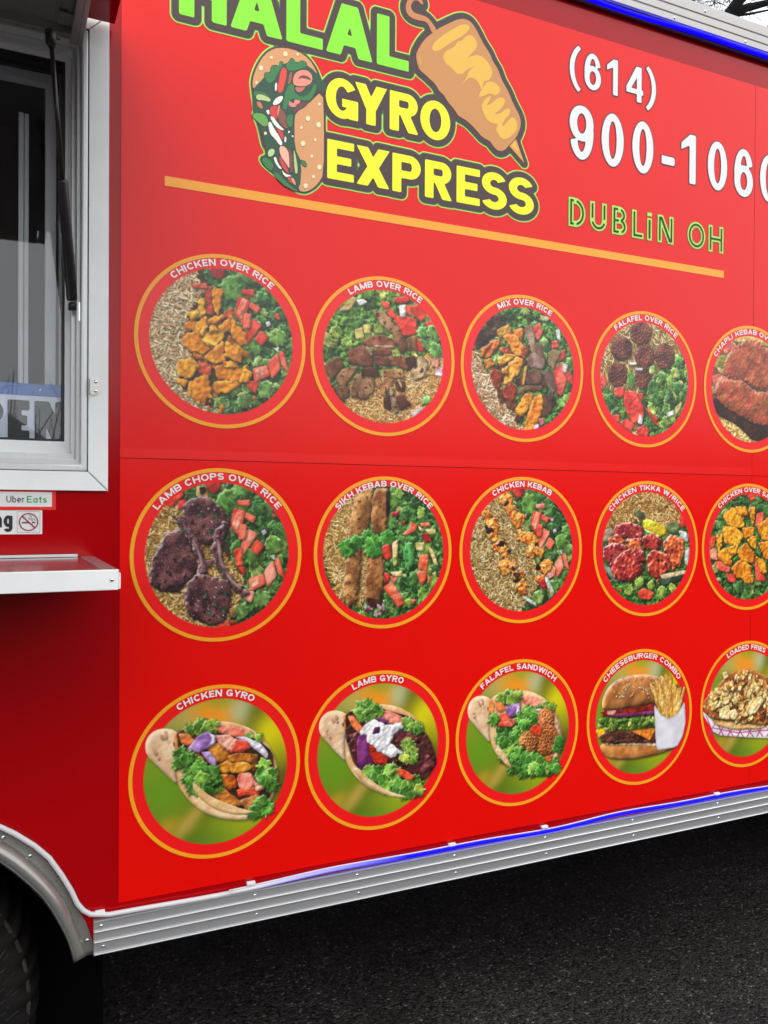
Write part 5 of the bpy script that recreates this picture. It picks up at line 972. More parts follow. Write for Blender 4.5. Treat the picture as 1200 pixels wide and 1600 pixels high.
# ---- wheel
WC, WR, WY = (-.276, .52), .360, .12
wheel = P(empty('wheel', (0, 0, GZ))); wheel.matrix_parent_inverse = Matrix.Identity(4); wheel.location = (0, 0, 0); wheel.parent = T
def wheel_part(o): o.parent = wheel; o.matrix_parent_inverse = _pi; return o
V, F = [], []; NS = 288
prof = [(.215, .035), (.235, .012), (.270, .002), (.300, .0), (.322, .004), (.336, .012), (.346, .024), (.353, .040), (.357, .060), (.358, .10), (.358, .16), (.352, .19), (.330, .205), (.25, .2)]
kk = len(prof)
for i in range(NS):
    a = 2 * math.pi * i / NS; lug = (i % 6) in (0, 1, 2)
    for j, (r, y) in enumerate(prof):
        d = (.0062 if lug else -.0015) if 5 <= j <= 11 else ((.0022 if (i // 2) % 2 else 0) if j in (3, 4) else 0)
        aa = a + (j - 5) * .010 if 5 <= j <= 11 else a
        yy = y - (.003 if lug and j in (4, 5, 6) else 0)
        V.append((WC[0] + (r + d) * math.cos(aa), WY + yy, WC[1] + (r + d) * math.sin(aa)))
for i in range(NS):
    for j in range(kk - 1): a0, a1 = i * kk + j, ((i + 1) % NS) * kk + j; F.append((a0, a0 + 1, a1 + 1, a1))
tyre = wheel_part(mesh_obj('tyre', V, F, M_RUBBER, smooth=True))
# raised radial ribs moulded in the sidewall
b = MB()
for i in range(150):
    a = 2 * math.pi * i / 150; L_ = .034 if i % 2 else .024; s_ = .35
    r0 = .322 - L_; p0 = (WC[0] + r0 * math.cos(a), WY + .0005, WC[1] + r0 * math.sin(a)); p1 = (WC[0] + .322 * math.cos(a + .05), WY + .0035, WC[1] + .322 * math.sin(a + .05))
    b.tube([p0, p1], .0017, 4)
wheel_part(b.build('sidewall_ribs', M_RIB))
b = MB(); b.tube([(WC[0] + .3405 * math.cos(a), WY + .0135 + .0012 * math.sin(a * 57), WC[1] + .3405 * math.sin(a)) for a in np.linspace(0, 2 * math.pi, 181)], .0042, 6, cap=False); wheel_part(b.build('dusty_shoulder', mat('dusty_rubber', (.045, .040, .033), .9, bump=(120, .8, .004), var=(40, .9, (.015, .014, .013)))))
V, F = [], []
prof = [(.0, .10), (.06, .10), (.065, .06), (.10, .06), (.16, .085), (.195, .07), (.20, .02), (.216, .015), (.222, .03)]; kk = len(prof); NS = 48
for i in range(NS):
    a = 2 * math.pi * i / NS
    for r, y in prof: V.append((WC[0] + r * math.cos(a), WY + y, WC[1] + r * math.sin(a)))
for i in range(NS):
    for j in range(kk - 1): a0, a1 = i * kk + j, ((i + 1) % NS) * kk + j; F.append((a0, a0 + 1, a1 + 1, a1))
wheel_part(mesh_obj('rim', V, F, mat('white_steel_rim', (.55, .55, .55), .4), smooth=True))

# ------------------------------------------------------------------ serving window
def frame_ring(x0, z0, x1, z1, w, y0, y1, name, m, bevel=.001, par=None, wb=None):
    """rectangular frame with mitred corners: outer rectangle, member width w, from y0 (front) to y1 (back)"""
    wb = wb or w; V, F = [], []
    for y in (y0, y1):
        V += [(x0, y, z0), (x1, y, z0), (x1, y, z1), (x0, y, z1), (x0 + w, y, z0 + wb), (x1 - w, y, z0 + wb), (x1 - w, y, z1 - w), (x0 + w, y, z1 - w)]
    for i in range(4):
        j = (i + 1) % 4
        F += [(i, j, 4 + j, 4 + i), (8 + i, 12 + i, 12 + j, 8 + j), (i, 8 + i, 8 + j, j), (4 + i, 4 + j, 12 + j, 12 + i)]
    return P(mesh_obj(name, V, F, m, bevel=bevel), par)
win = P(empty('serving_window', (0, 0, 0))); win.matrix_parent_inverse = Matrix.Identity(4); win.location = (0, 0, 0)
def W(o): o.parent = win; o.matrix_parent_inverse = _pi; return o
FY = -.010
# outer face frame in four mitred lengths
x0, x1, z0, z1, w = -1.40, .1985, 1.5655, 2.489, .0340
O = [(x0, z0), (x1, z0), (x1, z1), (x0, z1)]; I = [(x0 + w, z0 + w), (x1 - w, z0 + w), (x1 - w, z1 - w), (x0 + w, z1 - w)]
for i in range(4):
    j = (i + 1) % 4; g_ = .0004
    quad = [O[i], O[j], I[j], I[i]]; cx = sum(q[0] for q in quad) / 4; cz = sum(q[1] for q in quad) / 4
    q = [(a + (cx - a) * .0005 + 0, c) for a, c in quad]
    if i % 2: q = [(a, c + (g_ if c < cz else -g_) * 1.5) for a, c in quad]
    b = MB().prism(q, 'y', FY, -.0005); W(b.build('face_frame', M_WHITE_ALU if i % 2 == 0 else M_WHITE_ALU, bevel=.0012))
def ringW(*a, **k): o = frame_ring(*a, **k); W(o); return o
# rounded bead lining the opening, then the deep jamb, then the sash track
ringW(x0 + w + .0025, z0 + w + .0025, x1 - w - .0025, z1 - w - .0025, .0125, -.0085, .045, 'opening_bead', M_ALUV, bevel=.0035)
ringW(x0 + w + .0152, z0 + w + .0152, x1 - w - .0152, z1 - w - .0152, .0068, .006, .105, 'jamb', mat('grey_jamb', (.62, .63, .62), .35, metal=.2, rough_var=.08), bevel=.0008, wb=.010)
ringW(x0 + w + .0222, z0 + w + .0254, x1 - w - .0222, z1 - w - .0222, .0074, .030, .105, 'jamb_step', M_ALUV, bevel=.0008, wb=.0115)
ringW(x0 + .060, 1.6365, .1350, 2.4280, .0100, .058, .092, 'outer_window_frame', M_WHITE_ALU, bevel=.0012, wb=.0255)
ringW(x0 + .0705, 1.6622, .1248, 2.4178, .0048, .066, .090, 'black_gasket', M_BLACK, bevel=.0004)
b = MB(); b.box(x0 + .0755, .068, 2.4040, .1198, .090, 2.4128); W(b.build('top_gasket', M_BLACK))
b = MB(); b.box(x0 + .076, .078, 1.6672, .1198, .081, 2.4038); W(b.build('glass_pane', M_GLASS))
# inner sash seen through the glass: rail, stile, and the meeting stile of the other leaf
sx_a, sx_b = at(71, 300, .135).x, at(88, 300, .135).x; sz_t, sz_b = at(79, 117, .135).z, at(71.5, 130.5, .135).z
b = MB(); b.box(-.66, .135, sz_b, sx_b, .16, sz_t); W(b.build('inner_sash_rail', M_WHITE_ALU, bevel=.001))
b = MB(); b.box(sx_a, .1345, 1.60, sx_b, .16, sz_b - .0004); W(b.build('inner_sash_stile', M_WHITE_ALU, bevel=.0015))
xa_, xb_ = at(29, 300, .165).x, at(45, 300, .165).x
b = MB(); b.box(xa_, .165, 1.60, xa_ + (xb_ - xa_) * .5, .185, 2.345); W(b.build('meeting_stile', M_WHITE_ALU, bevel=.001))
b = MB(); b.box(xa_ + (xb_ - xa_) * .56, .168, 1.60, xb_, .185, 2.345); W(b.build('meeting_stile', M_WHITE_ALU, bevel=.001))
b = MB(); b.box(sx_b + .004, .10, 1.60, .1365, .20, 2.43); W(b.build('inner_jamb', M_HATCH, bevel=.001))
# latch plate with two screws
b = MB(); cz = 1.7655; pts_ = [(.1668, cz - .0155)] + [(.1708 + .0150 * math.cos(a), cz + .0155 * math.sin(a)) for a in np.linspace(-math.pi / 2, math.pi / 2, 12)] + [(.1668, cz + .0155)]
b.prism(pts_, 'y', FY - .0035, FY - .0002); b.box(.1650, FY - .010, cz - .0145, .1672, FY + .003, cz + .0155)
latch = W(b.build('latch_plate', mat('worn_latch_metal', (.55, .53, .48), .3, metal=1, rough_var=.1), bevel=.0006)); 
b = MB(); b.dome(.1760, FY - .0036, cz + .0095, .0034, .0018); b.dome(.1760, FY - .0036, cz - .0085, .0034, .0018); W(b.build('latch_screws', M_RIVET, smooth=True))

# ------------------------------------------------------------------ hatch door, propped open level
H = P(empty('hatch_door', (0, 0, 0))); H.matrix_parent_inverse = Matrix.Identity(4); H.location = (0, 0, 0)
def HP(o): o.parent = H; o.matrix_parent_inverse = _pi; return o
b = MB(); b.box(-1.42, -1.20, 2.4665, .208, -.024, 2.480); HP(b.build('outer_skin', M_PAINT, bevel=.001))
b = MB(); b.box(-1.36, -1.16, 2.452, .140, -.012, 2.4662); HP(b.build('inner_panel', M_HATCH))
b = MB()
for i in range(12):
    x = .125 - .115 * (i // 2) - (.022 if i % 2 else 0); b.box(x - .004, -1.15, 2.4495, x + .004, -.03, 2.4518)
HP(b.build('panel_seams', M_HATCH, bevel=.0008))
b = MB(); b.box(.1402, -1.18, 2.416, .1500, -.0105, 2.4663); b.box(.1270, -1.175, 2.416, .1401, -.0105, 2.4210); HP(b.build('rim_channel', M_HATCH, bevel=.001))
b = MB(); b.box(-1.36, -.012, 2.4335, .1385, .0, 2.4515); HP(b.build('hinge_rail', M_HATCH, bevel=.001)); HP(MB().box(-1.36, -1.19, 2.418, .1269, -1.17, 2.466).build('front_lip', M_HATCH, bevel=.001))
b = MB(); b.box(.1050, -.060, 2.4440, .1380, -.020, 2.4494); HP(b.build('strut_bracket', M_HATCH, bevel=.001))
# gas strut
ST = P(empty('gas_strut', (0, 0, 0))); ST.matrix_parent_inverse = Matrix.Identity(4); ST.location = (0, 0, 0)
def SP(o): o.parent = ST; o.matrix_parent_inverse = _pi; return o
def on_line(px, py, y): return at(px, py, y)
ya, yb = -.115, .012
A_ = on_line(79, 50, ya); B_ = on_line(114, 485, yb)
def lerp(t): return A_.lerp(B_, t)
def t_of(py):
    lo, hi = 0., 1.
    for _ in range(30):
        mid = (lo + hi) / 2; q = lerp(mid); d = q - Vector((0, -CAM_D, CAM_Z)); zz = d.dot(Vector(AXF)); y = 800 - F_PX * d.dot(Vector(AXU)) / zz
        if y < py: lo = mid
        else: hi = mid
    return lo
tb = t_of(280)
SP(MB().tube([tuple(lerp(.03)), tuple(lerp(tb + .02))], .0042, 14).build('piston_rod', M_STRUT, smooth=True))
SP(MB().tube([tuple(lerp(tb)), tuple(lerp(tb + .004)), tuple(lerp(tb + .012)), tuple(lerp(t_of(466))), tuple(lerp(t_of(470)))], [.0075, .0098, .0102, .0102, .0085], 18).build('cylinder', M_STRUT, smooth=True))
SP(MB().tube([tuple(lerp(-.012)), tuple(lerp(-.006)), tuple(lerp(.040)), tuple(lerp(.052))], [.006, .0098, .0098, .0052], 14).build('end_fitting', M_BLACK, smooth=True))
SP(MB().tube([tuple(lerp(t_of(472))), tuple(lerp(t_of(476))), tuple(lerp(t_of(490))), tuple(lerp(t_of(494)))], [.0052, .0080, .0085, .005], 14).build('end_fitting', M_BLACK, smooth=True))
b = MB(); q = lerp(.015); b.tube([(q.x - .002, q.y, q.z), (q.x + .016, q.y, q.z)], .003, 8); SP(b.build('ball_stud', M_STRUT, smooth=True))
q = lerp(t_of(484)); b = MB(); b.tube([(q.x, q.y - .002, q.z), (q.x + .012, q.y, q.z + .001)], .0034, 8); b.box(q.x + .010, q.y - .008, q.z - .022, q.x + .0125, q.y + .008, q.z + .014); SP(b.build('ball_stud', M_RIVET, smooth=False))

# ------------------------------------------------------------------ serving shelf
SH = P(empty('serving_shelf', (0, 0, 0))); SH.matrix_parent_inverse = Matrix.Identity(4); SH.location = (0, 0, 0)
def SHP(o): o.parent = SH; o.matrix_parent_inverse = _pi; return o
sy, sx1 = -.375, .1745; sz = 1.4355
b = MB(); b.box(-1.35, sy + .003, sz - .0035, sx1 - .0245, -.003, sz); SHP(b.build('shelf_top', mat('shelf_sheet_metal', (.60, .60, .60), .2, metal=1, rough_var=.06), bevel=.0005))
b = MB(); b.box(sx1 - .024, sy + .003, sz - .003, sx1, -.003, sz + .0012); SHP(b.build('end_strip', M_ALU, bevel=.0006))
b = MB(); b.box(-1.35, sy - .001, sz - .0295, sx1 - .0015, sy + .0025, sz + .0022); SHP(b.build('front_edge', M_WHITE_ALU, bevel=.0012))
b = MB(); b.box(sx1 - .0012, sy + .0028, sz - .0285, sx1 + .0022, -.003, sz - .0036); b.box(-1.35, -.012, sz - .028, sx1 - .002, -.003, sz - .004); SHP(b.build('side_edge', M_WHITE_ALU, bevel=.001))
b = MB(); b.dome(sx1 - .0115, sy - .0012, sz - .0135, .0032, .002); SHP(b.build('shelf_rivet', M_RIVET, smooth=True))
b = MB(); b.box(-1.35, -.010, sz + .0008, sx1 - .03, -.0025, sz + .006); SHP(b.build('rear_hinge', M_ALU, bevel=.0006))

# ------------------------------------------------------------------ stickers below the window
def sheet_obj(x0, z0, x1, z1, y, name, m, par=None):
    return mesh_obj(name, [(x0, y, z0), (x1, y, z0), (x1, y, z1), (x0, y, z1)], [(0, 1, 2, 3)], m)
def text_sheet(parts, name, m, y, level=0.0, res=22):
    """parts: (char, x, z, cap, W, w, h)"""
    V, F = [], []
    for ch, x, z, cap, Wd, w, h in parts:
        glyph_mesh(ch, Wd, w, h, cap, level, lambda a, c, x=x, z=z: (x + a, y, z + c), V, F, res=res)
    return mesh_obj(name, V, F, m)
def line(text, x0, x1, z, cap, w, h, gap=.12, widths=None):
    Ws = [(widths or {}).get(c, WIDTHS.get(c, .6)) for c in text]; tot = sum(Ws) + gap * (len(text) - 1); sx = (x1 - x0) / (tot * cap); out = []; x = x0
    for c, Wd in zip(text, Ws):
        if c != ' ': out.append((c, x, z, cap, Wd * sx, w, h))
        x += (Wd + gap) * sx * cap
    return out
S1 = P(sheet_obj(-.40, 1.5265, .1055, 1.5655, -.0006, 'delivery_sticker', M_STRED)); S1['label'] = 'white sticker with red edge, lettered Uber Eats'
def sub(o, par): o.parent = par; o.matrix_parent_inverse = par.matrix_parent_inverse.inverted() @ _pi if False else Matrix.Identity(4); return o
sub(sheet_obj(-.39, 1.5325, .0985, 1.5605, -.0012, 'white_field', M_STICKER), S1)
lw = dict(U=.66, b=.52, e=.52, r=.34, E=.56, a=.52, t=.36, s=.44)
sub(text_sheet(line('Uber', .0190, .0505, 1.5405, .0125, .125, .125, .14, lw), 'lettering', M_INK, -.0017), S1)
sub(text_sheet(line('Eats', .0545, .0895, 1.5402, .0125, .17, .16, .12, lw), 'lettering', M_EATS, -.0017), S1)
S2 = P(sheet_obj(-.40, 1.4805, .0815, 1.5255, -.0009, 'no_smoking_sticker', M_STICKER)); S2['label'] = 'white no smoking sticker with a crossed out cigarette'
sub(text_sheet([('n', -.0035, 1.4935, .0305, .50, .20, .19), ('g', .0145, 1.4935, .0305, .50, .20, .19)], 'lettering', M_INK, -.0016), S2)
def ring_sheet(cx, cz, r0, r1, y, name, m, n=64):
    V = []; F = []
    for i in range(n):
        a = 2 * math.pi * i / n; V += [(cx + r0 * math.cos(a), y, cz + r0 * math.sin(a)), (cx + r1 * math.cos(a), y, cz + r1 * math.sin(a))]
    for i in range(n): j = (i + 1) % n; F.append((2 * i, 2 * i + 1, 2 * j + 1, 2 * j))
    return mesh_obj(name, V, F, m)
ncx, ncz = .0575, 1.5035
bx = MB(); 
for (a0, c0, a1, c1) in ((.0375, 1.4835, .0775, 1.4841), (.0375, 1.5229, .0775, 1.5235), (.0375, 1.4842, .0381, 1.5228), (.0769, 1.4842, .0775, 1.5228)):
    n = len(bx.V); bx.V += [(a0, -.0014, c0), (a1, -.0014, c0), (a1, -.0014, c1), (a0, -.0014, c1)]; bx.F.append((n, n + 1, n + 2, n + 3))
sub(bx.build('thin_border', mat('grey_ink', (.2, .2, .2), .4)), S2)
sub(ring_sheet(ncx, ncz, .0148, .0170, -.0022, 'red_circle', M_NOSM), S2)
def strip_poly(pts, w, y):
    V, F = [], []
    for i, (x, z) in enumerate(pts):
        a = pts[max(i - 1, 0)]; c = pts[min(i + 1, len(pts) - 1)]; dx, dz = c[0] - a[0], c[1] - a[1]; l = math.hypot(dx, dz); nx_, nz_ = -dz / l * w, dx / l * w
        V += [(x + nx_, y, z + nz_), (x - nx_, y, z - nz_)]
    for i in range(len(pts) - 1): F.append((2 * i, 2 * i + 1, 2 * i + 3, 2 * i + 2))
    return V, F
V, F = strip_poly([(ncx - .0107, ncz + .0107), (ncx + .0107, ncz - .0107)], .0013, -.0024); sub(mesh_obj('red_bar', V, F, M_NOSM), S2)
V, F = strip_poly([(ncx - .0115, ncz - .0012), (ncx + .001, ncz - .0012)], .0012, -.0018); v2, f2 = strip_poly([(ncx + .006, ncz - .0012), (ncx + .0115, ncz - .0012)], .0012, -.0018)
v3, f3 = strip_poly([(ncx + .0008, ncz + .0108), (ncx + .0035, ncz + .0125), (ncx + .005, ncz + .010), (ncx + .004, ncz + .0075), (ncx + .0065, ncz + .006), (ncx + .010, ncz + .0055), (ncx + .011, ncz + .0025)], .0005, -.0018)
v4, f4 = strip_poly([(ncx - .0005, ncz + .009), (ncx + .0015, ncz + .0065), (ncx + .003, ncz + .0045), (ncx + .006, ncz + .0035), (ncx + .0085, ncz + .001)], .0005, -.0018)
for v_, f_ in ((v2, f2), (v3, f3), (v4, f4)): n = len(V); V += v_; F += [tuple(i + n for i in f) for f in f_]
sub(mesh_obj('cigarette', V, F, M_INK), S2)

# ------------------------------------------------------------------ the sign hanging inside the window
SG = empty('open_sign', (.0, .092, 1.60)); tag(SG, 'blue and white hanging sign reading OPEN in big dark letters behind the window glass', 'sign')
def G(o): o.parent = SG; o.matrix_parent_inverse = Matrix.Translation((0, -.092, -1.60)); return o
sY = .092
b = MB(); b.box(-.30, sY, 1.62, .1305, sY + .003, 1.7775); G(b.build('board', mat('sign_white', (.80, .84, .95), .5)))
bz = unproject(60, 619, sY)[1]
G(mesh_obj('blue_header', [(-.30, sY - .0007, bz), (.1305, sY - .0007, bz), (.1305, sY - .0007, 1.7774), (-.30, sY - .0007, 1.7774)], [(0, 1, 2, 3)], mat('sign_blue', (.05, .17, .55), .4)))
M_SGR = mat('sign_letter_grey', (.03, .03, .03), .35)
_sg = lambda px, py: unproject(px, py, sY)
lz = _sg(30, 688)[1]; lc = _sg(30, 625)[1] - lz
V, F = [], []
for ch, x, Wd in (('O', _sg(-120, 650)[0], (_sg(-62, 650)[0] - _sg(-120, 650)[0]) / lc), ('P', _sg(-50, 650)[0], (_sg(5.5, 650)[0] - _sg(-50, 650)[0]) / lc), ('E', _sg(12, 650)[0], (_sg(46, 650)[0] - _sg(12, 650)[0]) / lc), ('N', _sg(54, 650)[0], (_sg(104, 650)[0] - _sg(54, 650)[0]) / lc)):
    glyph_mesh(ch, Wd, .31 if ch != 'N' else .27, .25, lc, 0, lambda a, c, x=x: (x + a, sY - .0009, lz + c), V, F, res=26)
G(mesh_obj('lettering', V, F, M_SGR))
b = MB(); b.dome(.0815, sY - .001, 1.7655, .0032, .002); G(b.build('grommet', M_RIVET, smooth=True))
b = MB()
for i in range(46):
    t = i / 45; x = -.08 + t * .205; z = 1.766 + (.008 * math.sin((t - .5) * 5.2)) + .005 * t
    V0 = len(b.V); r = .0014; b.V += [(x, sY - .004 - r, z), (x + r, sY - .004, z), (x, sY - .004, z + r), (x - r, sY - .004, z), (x, sY - .004, z - r), (x, sY - .004 + r, z)]
    b.F += [tuple(V0 + k for k in f) for f in ((0, 1, 2), (0, 2, 3), (0, 3, 4), (0, 4, 1), (5, 2, 1), (5, 3, 2), (5, 4, 3), (5, 1, 4))]
G(b.build('bead_chain', M_CHAIN))

# ------------------------------------------------------------------ printed graphics on the vinyl
Y1 = -.0022
def lin(a): return np.where(a <= .04045, a / 12.92, ((a + .055) / 1.055) ** 2.4)
def disc_mesh(c):
    C = c.vertex_colours(); n = C.shape[0]; px = c.PX * 2
    jj, ii = np.mgrid[0:n, 0:n]; x = (ii - n / 2 + .5) * px; z = -(jj - n / 2 + .5) * px
    keep = np.hypot(x, z) <= c.r_rim; fq = keep[:-1, :-1] & keep[1:, :-1] & keep[:-1, 1:] & keep[1:, 1:]
    idx = -np.ones((n, n), int); used = np.zeros((n, n), bool)
    for dj in (0, 1):
        for di in (0, 1): used[dj:n - 1 + dj, di:n - 1 + di] |= fq
    idx[used] = np.arange(used.sum())
    V = np.stack([c.cx + x[used], np.full(used.sum(), Y1), c.cz + z[used]], 1)
    j, i = np.nonzero(fq); Fq = np.stack([idx[j, i], idx[j + 1, i], idx[j + 1, i + 1], idx[j, i + 1]], 1)
    me = bpy.data.meshes.new('menu_picture'); me.vertices.add(len(V)); me.vertices.foreach_set('co', V.astype(np.float32).ravel())
    me.loops.add(len(Fq) * 4); me.loops.foreach_set('vertex_index', Fq.astype(np.int32).ravel()); me.polygons.add(len(Fq)); me.polygons.foreach_set('loop_start', np.arange(0, len(Fq) * 4, 4, dtype=np.int32))
    me.update(calc_edges=True); me.materials.append(M_PRINT)
    a = me.color_attributes.new('print', 'FLOAT_COLOR', 'POINT'); q = np.ones((len(V), 4), np.float32); q[:, :3] = lin(np.clip(C[used], 0, 1)); a.data.foreach_set('color', q.ravel())
    o = bpy.data.objects.new('menu_picture', me); COL.objects.link(o); return o
for spec in PICS:
    r, k, fn, text, crop, pa, pb, lab = spec
    c = paint(spec); o = P(disc_mesh(c)); o['label'] = lab
    ro = .1725 if (r, k) == (1, 1) else .180
    sub(ring_sheet(c.cx, c.cz, ro - .0078, ro, Y1 - .0007, 'orange_ring', M_ORANGE, 96), o)
    # caption bent round the picture
    x0, y0, s = CR[crop]; kx = ro / .18
    def ang(p): X, Z = unproject(x0 + p[0] / s, y0 + p[1] / s); return math.atan2(Z - c.cz, X - c.cx)
    a0 = ang(pa); a1 = ang(pb) if pb else math.pi - a0
    Rb, cap = .1562 * kx, .0136 * kx
    Ws = [WIDTHS[ch] for ch in text]; gap = .13; tot = (sum(Ws) + gap * (len(Ws) - 1)) * cap / Rb; q = (a0 - a1) / tot; V, F, V2, F2 = [], [], [], []
    a = a0
    for ch, Wd in zip(text, Ws):
        w_ = Wd * q * cap / Rb; am = a - w_ / 2
        if ch != ' ':
            def tr(u, v, am=am, half=Wd * q * cap / 2, y=Y1 - .0012):
                rr = Rb + v; tt = am - (u - half) / Rb * 1.0
                return (c.cx + rr * math.cos(tt), y, c.cz + rr * math.sin(tt))
            glyph_mesh(ch, .205 if ch == 'I' else Wd * q, min(.20, .33 * Wd * q), .178, cap, .0002, tr, V, F, res=15)
        a -= w_ + gap * q * cap / Rb
    sub(mesh_obj('caption', V, F, M_WHITEP), o)

# ---- orange rule
P(sheet_obj(.308, 2.1800, 1.843, 2.1995, Y1, 'orange_rule', M_ORANGE))

# ---- logo: letters with one joined outline
LOGO = P(empty('logo', (0, 0, 0))); LOGO.matrix_parent_inverse = Matrix.Identity(4); LOGO.location = (0, 0, 0)
def LG(o): o.parent = LOGO; o.matrix_parent_inverse = _pi; return o
# (char, x0, x1, baseline, cap)
hal = [('H', .3345, .4325), ('A', .4400, .5535), ('L', .5615, .6450), ('A', .6520, .7640), ('L', .7740, .8545)]
big = [(c_, a, b_, 2.530, .1135) for c_, a, b_ in hal]
yel = [('G', .6525, .7295, 2.3905, .0885), ('Y', .7215, .8000, 2.3905, .0885), ('R', .8070, .8805, 2.3905, .0885), ('O', .8850, .9640, 2.3885, .0905),
       ('E', .6565, .7200, 2.2545, .0860), ('X', .7260, .8075, 2.2540, .0860), ('P', .8145, .8870, 2.2530, .0865), ('R', .8980, .9700, 2.2530, .0865), ('E', .9820, 1.0460, 2.2540, .0860), ('S', 1.0500, 1.1225, 2.2525, .0890), ('S', 1.1265, 1.2015, 2.2525, .0900)]
def logo_pt(c0, pts, ch=2):
    out = [unproject(c0[0] + a / c0[2], c0[1] + b_ / c0[2]) for a, b_ in pts]
    return chaikin(out, ch) if ch else np.array(out)
CC = (620, 0, 4.446); CW = (380, 60, 6.157)
cone = logo_pt(CC, [(268, 212), (370, 160), (440, 133), (500, 145), (545, 205), (590, 300), (640, 375), (662, 432), (700, 490), (722, 560), (770, 640), (800, 720), (850, 810), (858, 880), (822, 965), (780, 1005), (742, 1050), (700, 1055), (660, 1015), (645, 985), (590, 960), (540, 900), (480, 840), (420, 810), (400, 770), (350, 715), (320, 660), (290, 640), (265, 590), (220, 550), (190, 520), (150, 490), (125, 400), (140, 350), (190, 275), (238, 238)])
hook = logo_pt(CC, [(240, 240), (215, 175), (190, 152), (140, 147), (80, 122), (52, 70), (66, 10), (100, -34), (150, -28), (184, 32), (165, 38), (140, 6), (108, 10), (90, 50), (108, 92), (160, 108), (205, 123), (240, 162), (275, 215)], 2)
spike = logo_pt(CC, [(776, 1018), (822, 970), (880, 1137)], 0)
bun = logo_pt(CW, [(85, 500), (80, 400), (125, 270), (200, 155), (290, 96), (400, 88), (530, 125), (630, 195), (700, 300), (735, 390), (770, 520), (780, 800), (778, 1310), (720, 1412), (640, 1472), (580, 1488), (525, 1475), (480, 1440), (400, 1400), (330, 1330), (230, 1250), (180, 1200), (165, 1150), (225, 1140), (215, 1060), (190, 1050), (150, 850), (100, 740), (118, 700)])
ex = np.arange(.29, 1.26, .0032); ez = np.arange(2.18, 2.72, .0032); EX, EZ = np.meshgrid(ex, ez)
FD = np.full(EX.shape, 1e9)
glyph_shapes = []
for ch, a, b_, zb, cap in big + yel:
    green = cap > .1; Wd = (b_ - a) / cap; w = .275 if green else .265; h = .215 if green else .20
    A_g, S_g, B_g = glyph(ch, Wd, w, h); sc_ = lambda PL: [[(a + x * cap, zb + y * cap) for x, y in p] for p in PL]
    glyph_shapes.append((ch, a, zb, cap, Wd, w, h, green))
    bb = (EX > a - .06) & (EX < b_ + .06) & (EZ > zb - .06) & (EZ < zb + cap + .06)
    f = np.full(EX.shape, 1e9); f[bb] = shape_sd(sc_(A_g), [], sc_(B_g), EX[bb], EZ[bb]); FD = np.minimum(FD, f)
FD = FD - .0130
for pl, off in ((cone, .0130), (hook, .0120), (spike, .0095), (bun, .0012)): FD = np.minimum(FD, poly_sd(pl, EX, EZ) - off)
for nm, lev, m, y in (('lime_outline', .0050, M_LIMELINE, 0), ('dark_green_line', .0022, M_DGREEN, .0004), ('brown_backing', 0., M_BROWN, .0008)):
    V, F = [], []; contour(FD, EX, EZ, lev, V, F, lambda x, z, y=y: (x, Y1 - y, z)); LG(mesh_obj(nm, V, F, m))
for ch, a, zb, cap, Wd, w, h, green in glyph_shapes:
    V, F = [], []; glyph_mesh(ch, Wd, w, h, cap, 0, lambda u, v, a=a, zb=zb: (a + u, Y1 - .0013, zb + v), V, F, res=34); LG(mesh_obj('letter', V, F, M_LIME if green else M_YELLOW))
def flat_art(name, items, y, step=.00006):
    """flat printed drawing: closed outlines in solid colours, each a sheet above the last"""
    V, F, Cc = [], [], []
    for i, (pl, col) in enumerate(items):
        n = len(V); V += [(x, y - i * step, z) for x, z in pl]; F.append(tuple(range(n, n + len(pl)))); Cc += [srgb(col)] * len(pl)
    return LG(mesh_obj(name, V, F, M_PRINT, colours=np.array(Cc)))
L_ = lambda c0, p, ch=2: logo_pt(c0, p, ch)
ST_ = [[(235, 345), (255, 298), (330, 240), (430, 180), (478, 172), (502, 190), (490, 222), (440, 262), (370, 300), (310, 345), (262, 365)],
       [(420, 290), (445, 292), (480, 250), (520, 250), (550, 290), (550, 340), (520, 372), (478, 412), (510, 395), (570, 385), (625, 430), (658, 492), (652, 540), (620, 572), (600, 560), (585, 640), (560, 570), (520, 545), (490, 545), (445, 598), (480, 540), (500, 490), (550, 460), (480, 490), (450, 520), (410, 518), (370, 470), (335, 450), (315, 400), (330, 365), (370, 345), (400, 325)],
       [(555, 680), (600, 600), (625, 572), (665, 572), (712, 612), (708, 648), (680, 672), (640, 650), (600, 672)], [(580, 745), (600, 700), (650, 662), (640, 700), (612, 745), (660, 718), (700, 682), (735, 682), (748, 712), (722, 758), (665, 802), (720, 790), (752, 758), (785, 760), (778, 800), (735, 842), (725, 892), (760, 850), (800, 812), (828, 850), (830, 905), (790, 950), (745, 975), (712, 960), (680, 905), (700, 865), (650, 862), (610, 825)],
       [(150, 400), (157, 405), (162, 450), (166, 462), (156, 445)]]
flat_art('meat_cone_drawing', [(hook, 'c9824a'), (cone, 'c9894a'), (spike, 'd99a44')] + [(L_(CC, s_, 1), 'e6b440') for s_ in ST_] + [(L_(CC, [(790, 1020), (812, 985), (840, 1060)], 0), 'ecb440')], Y1 - .0014)
g1, g2, g3 = '2f7a3c', '1c4a30', '64a548'
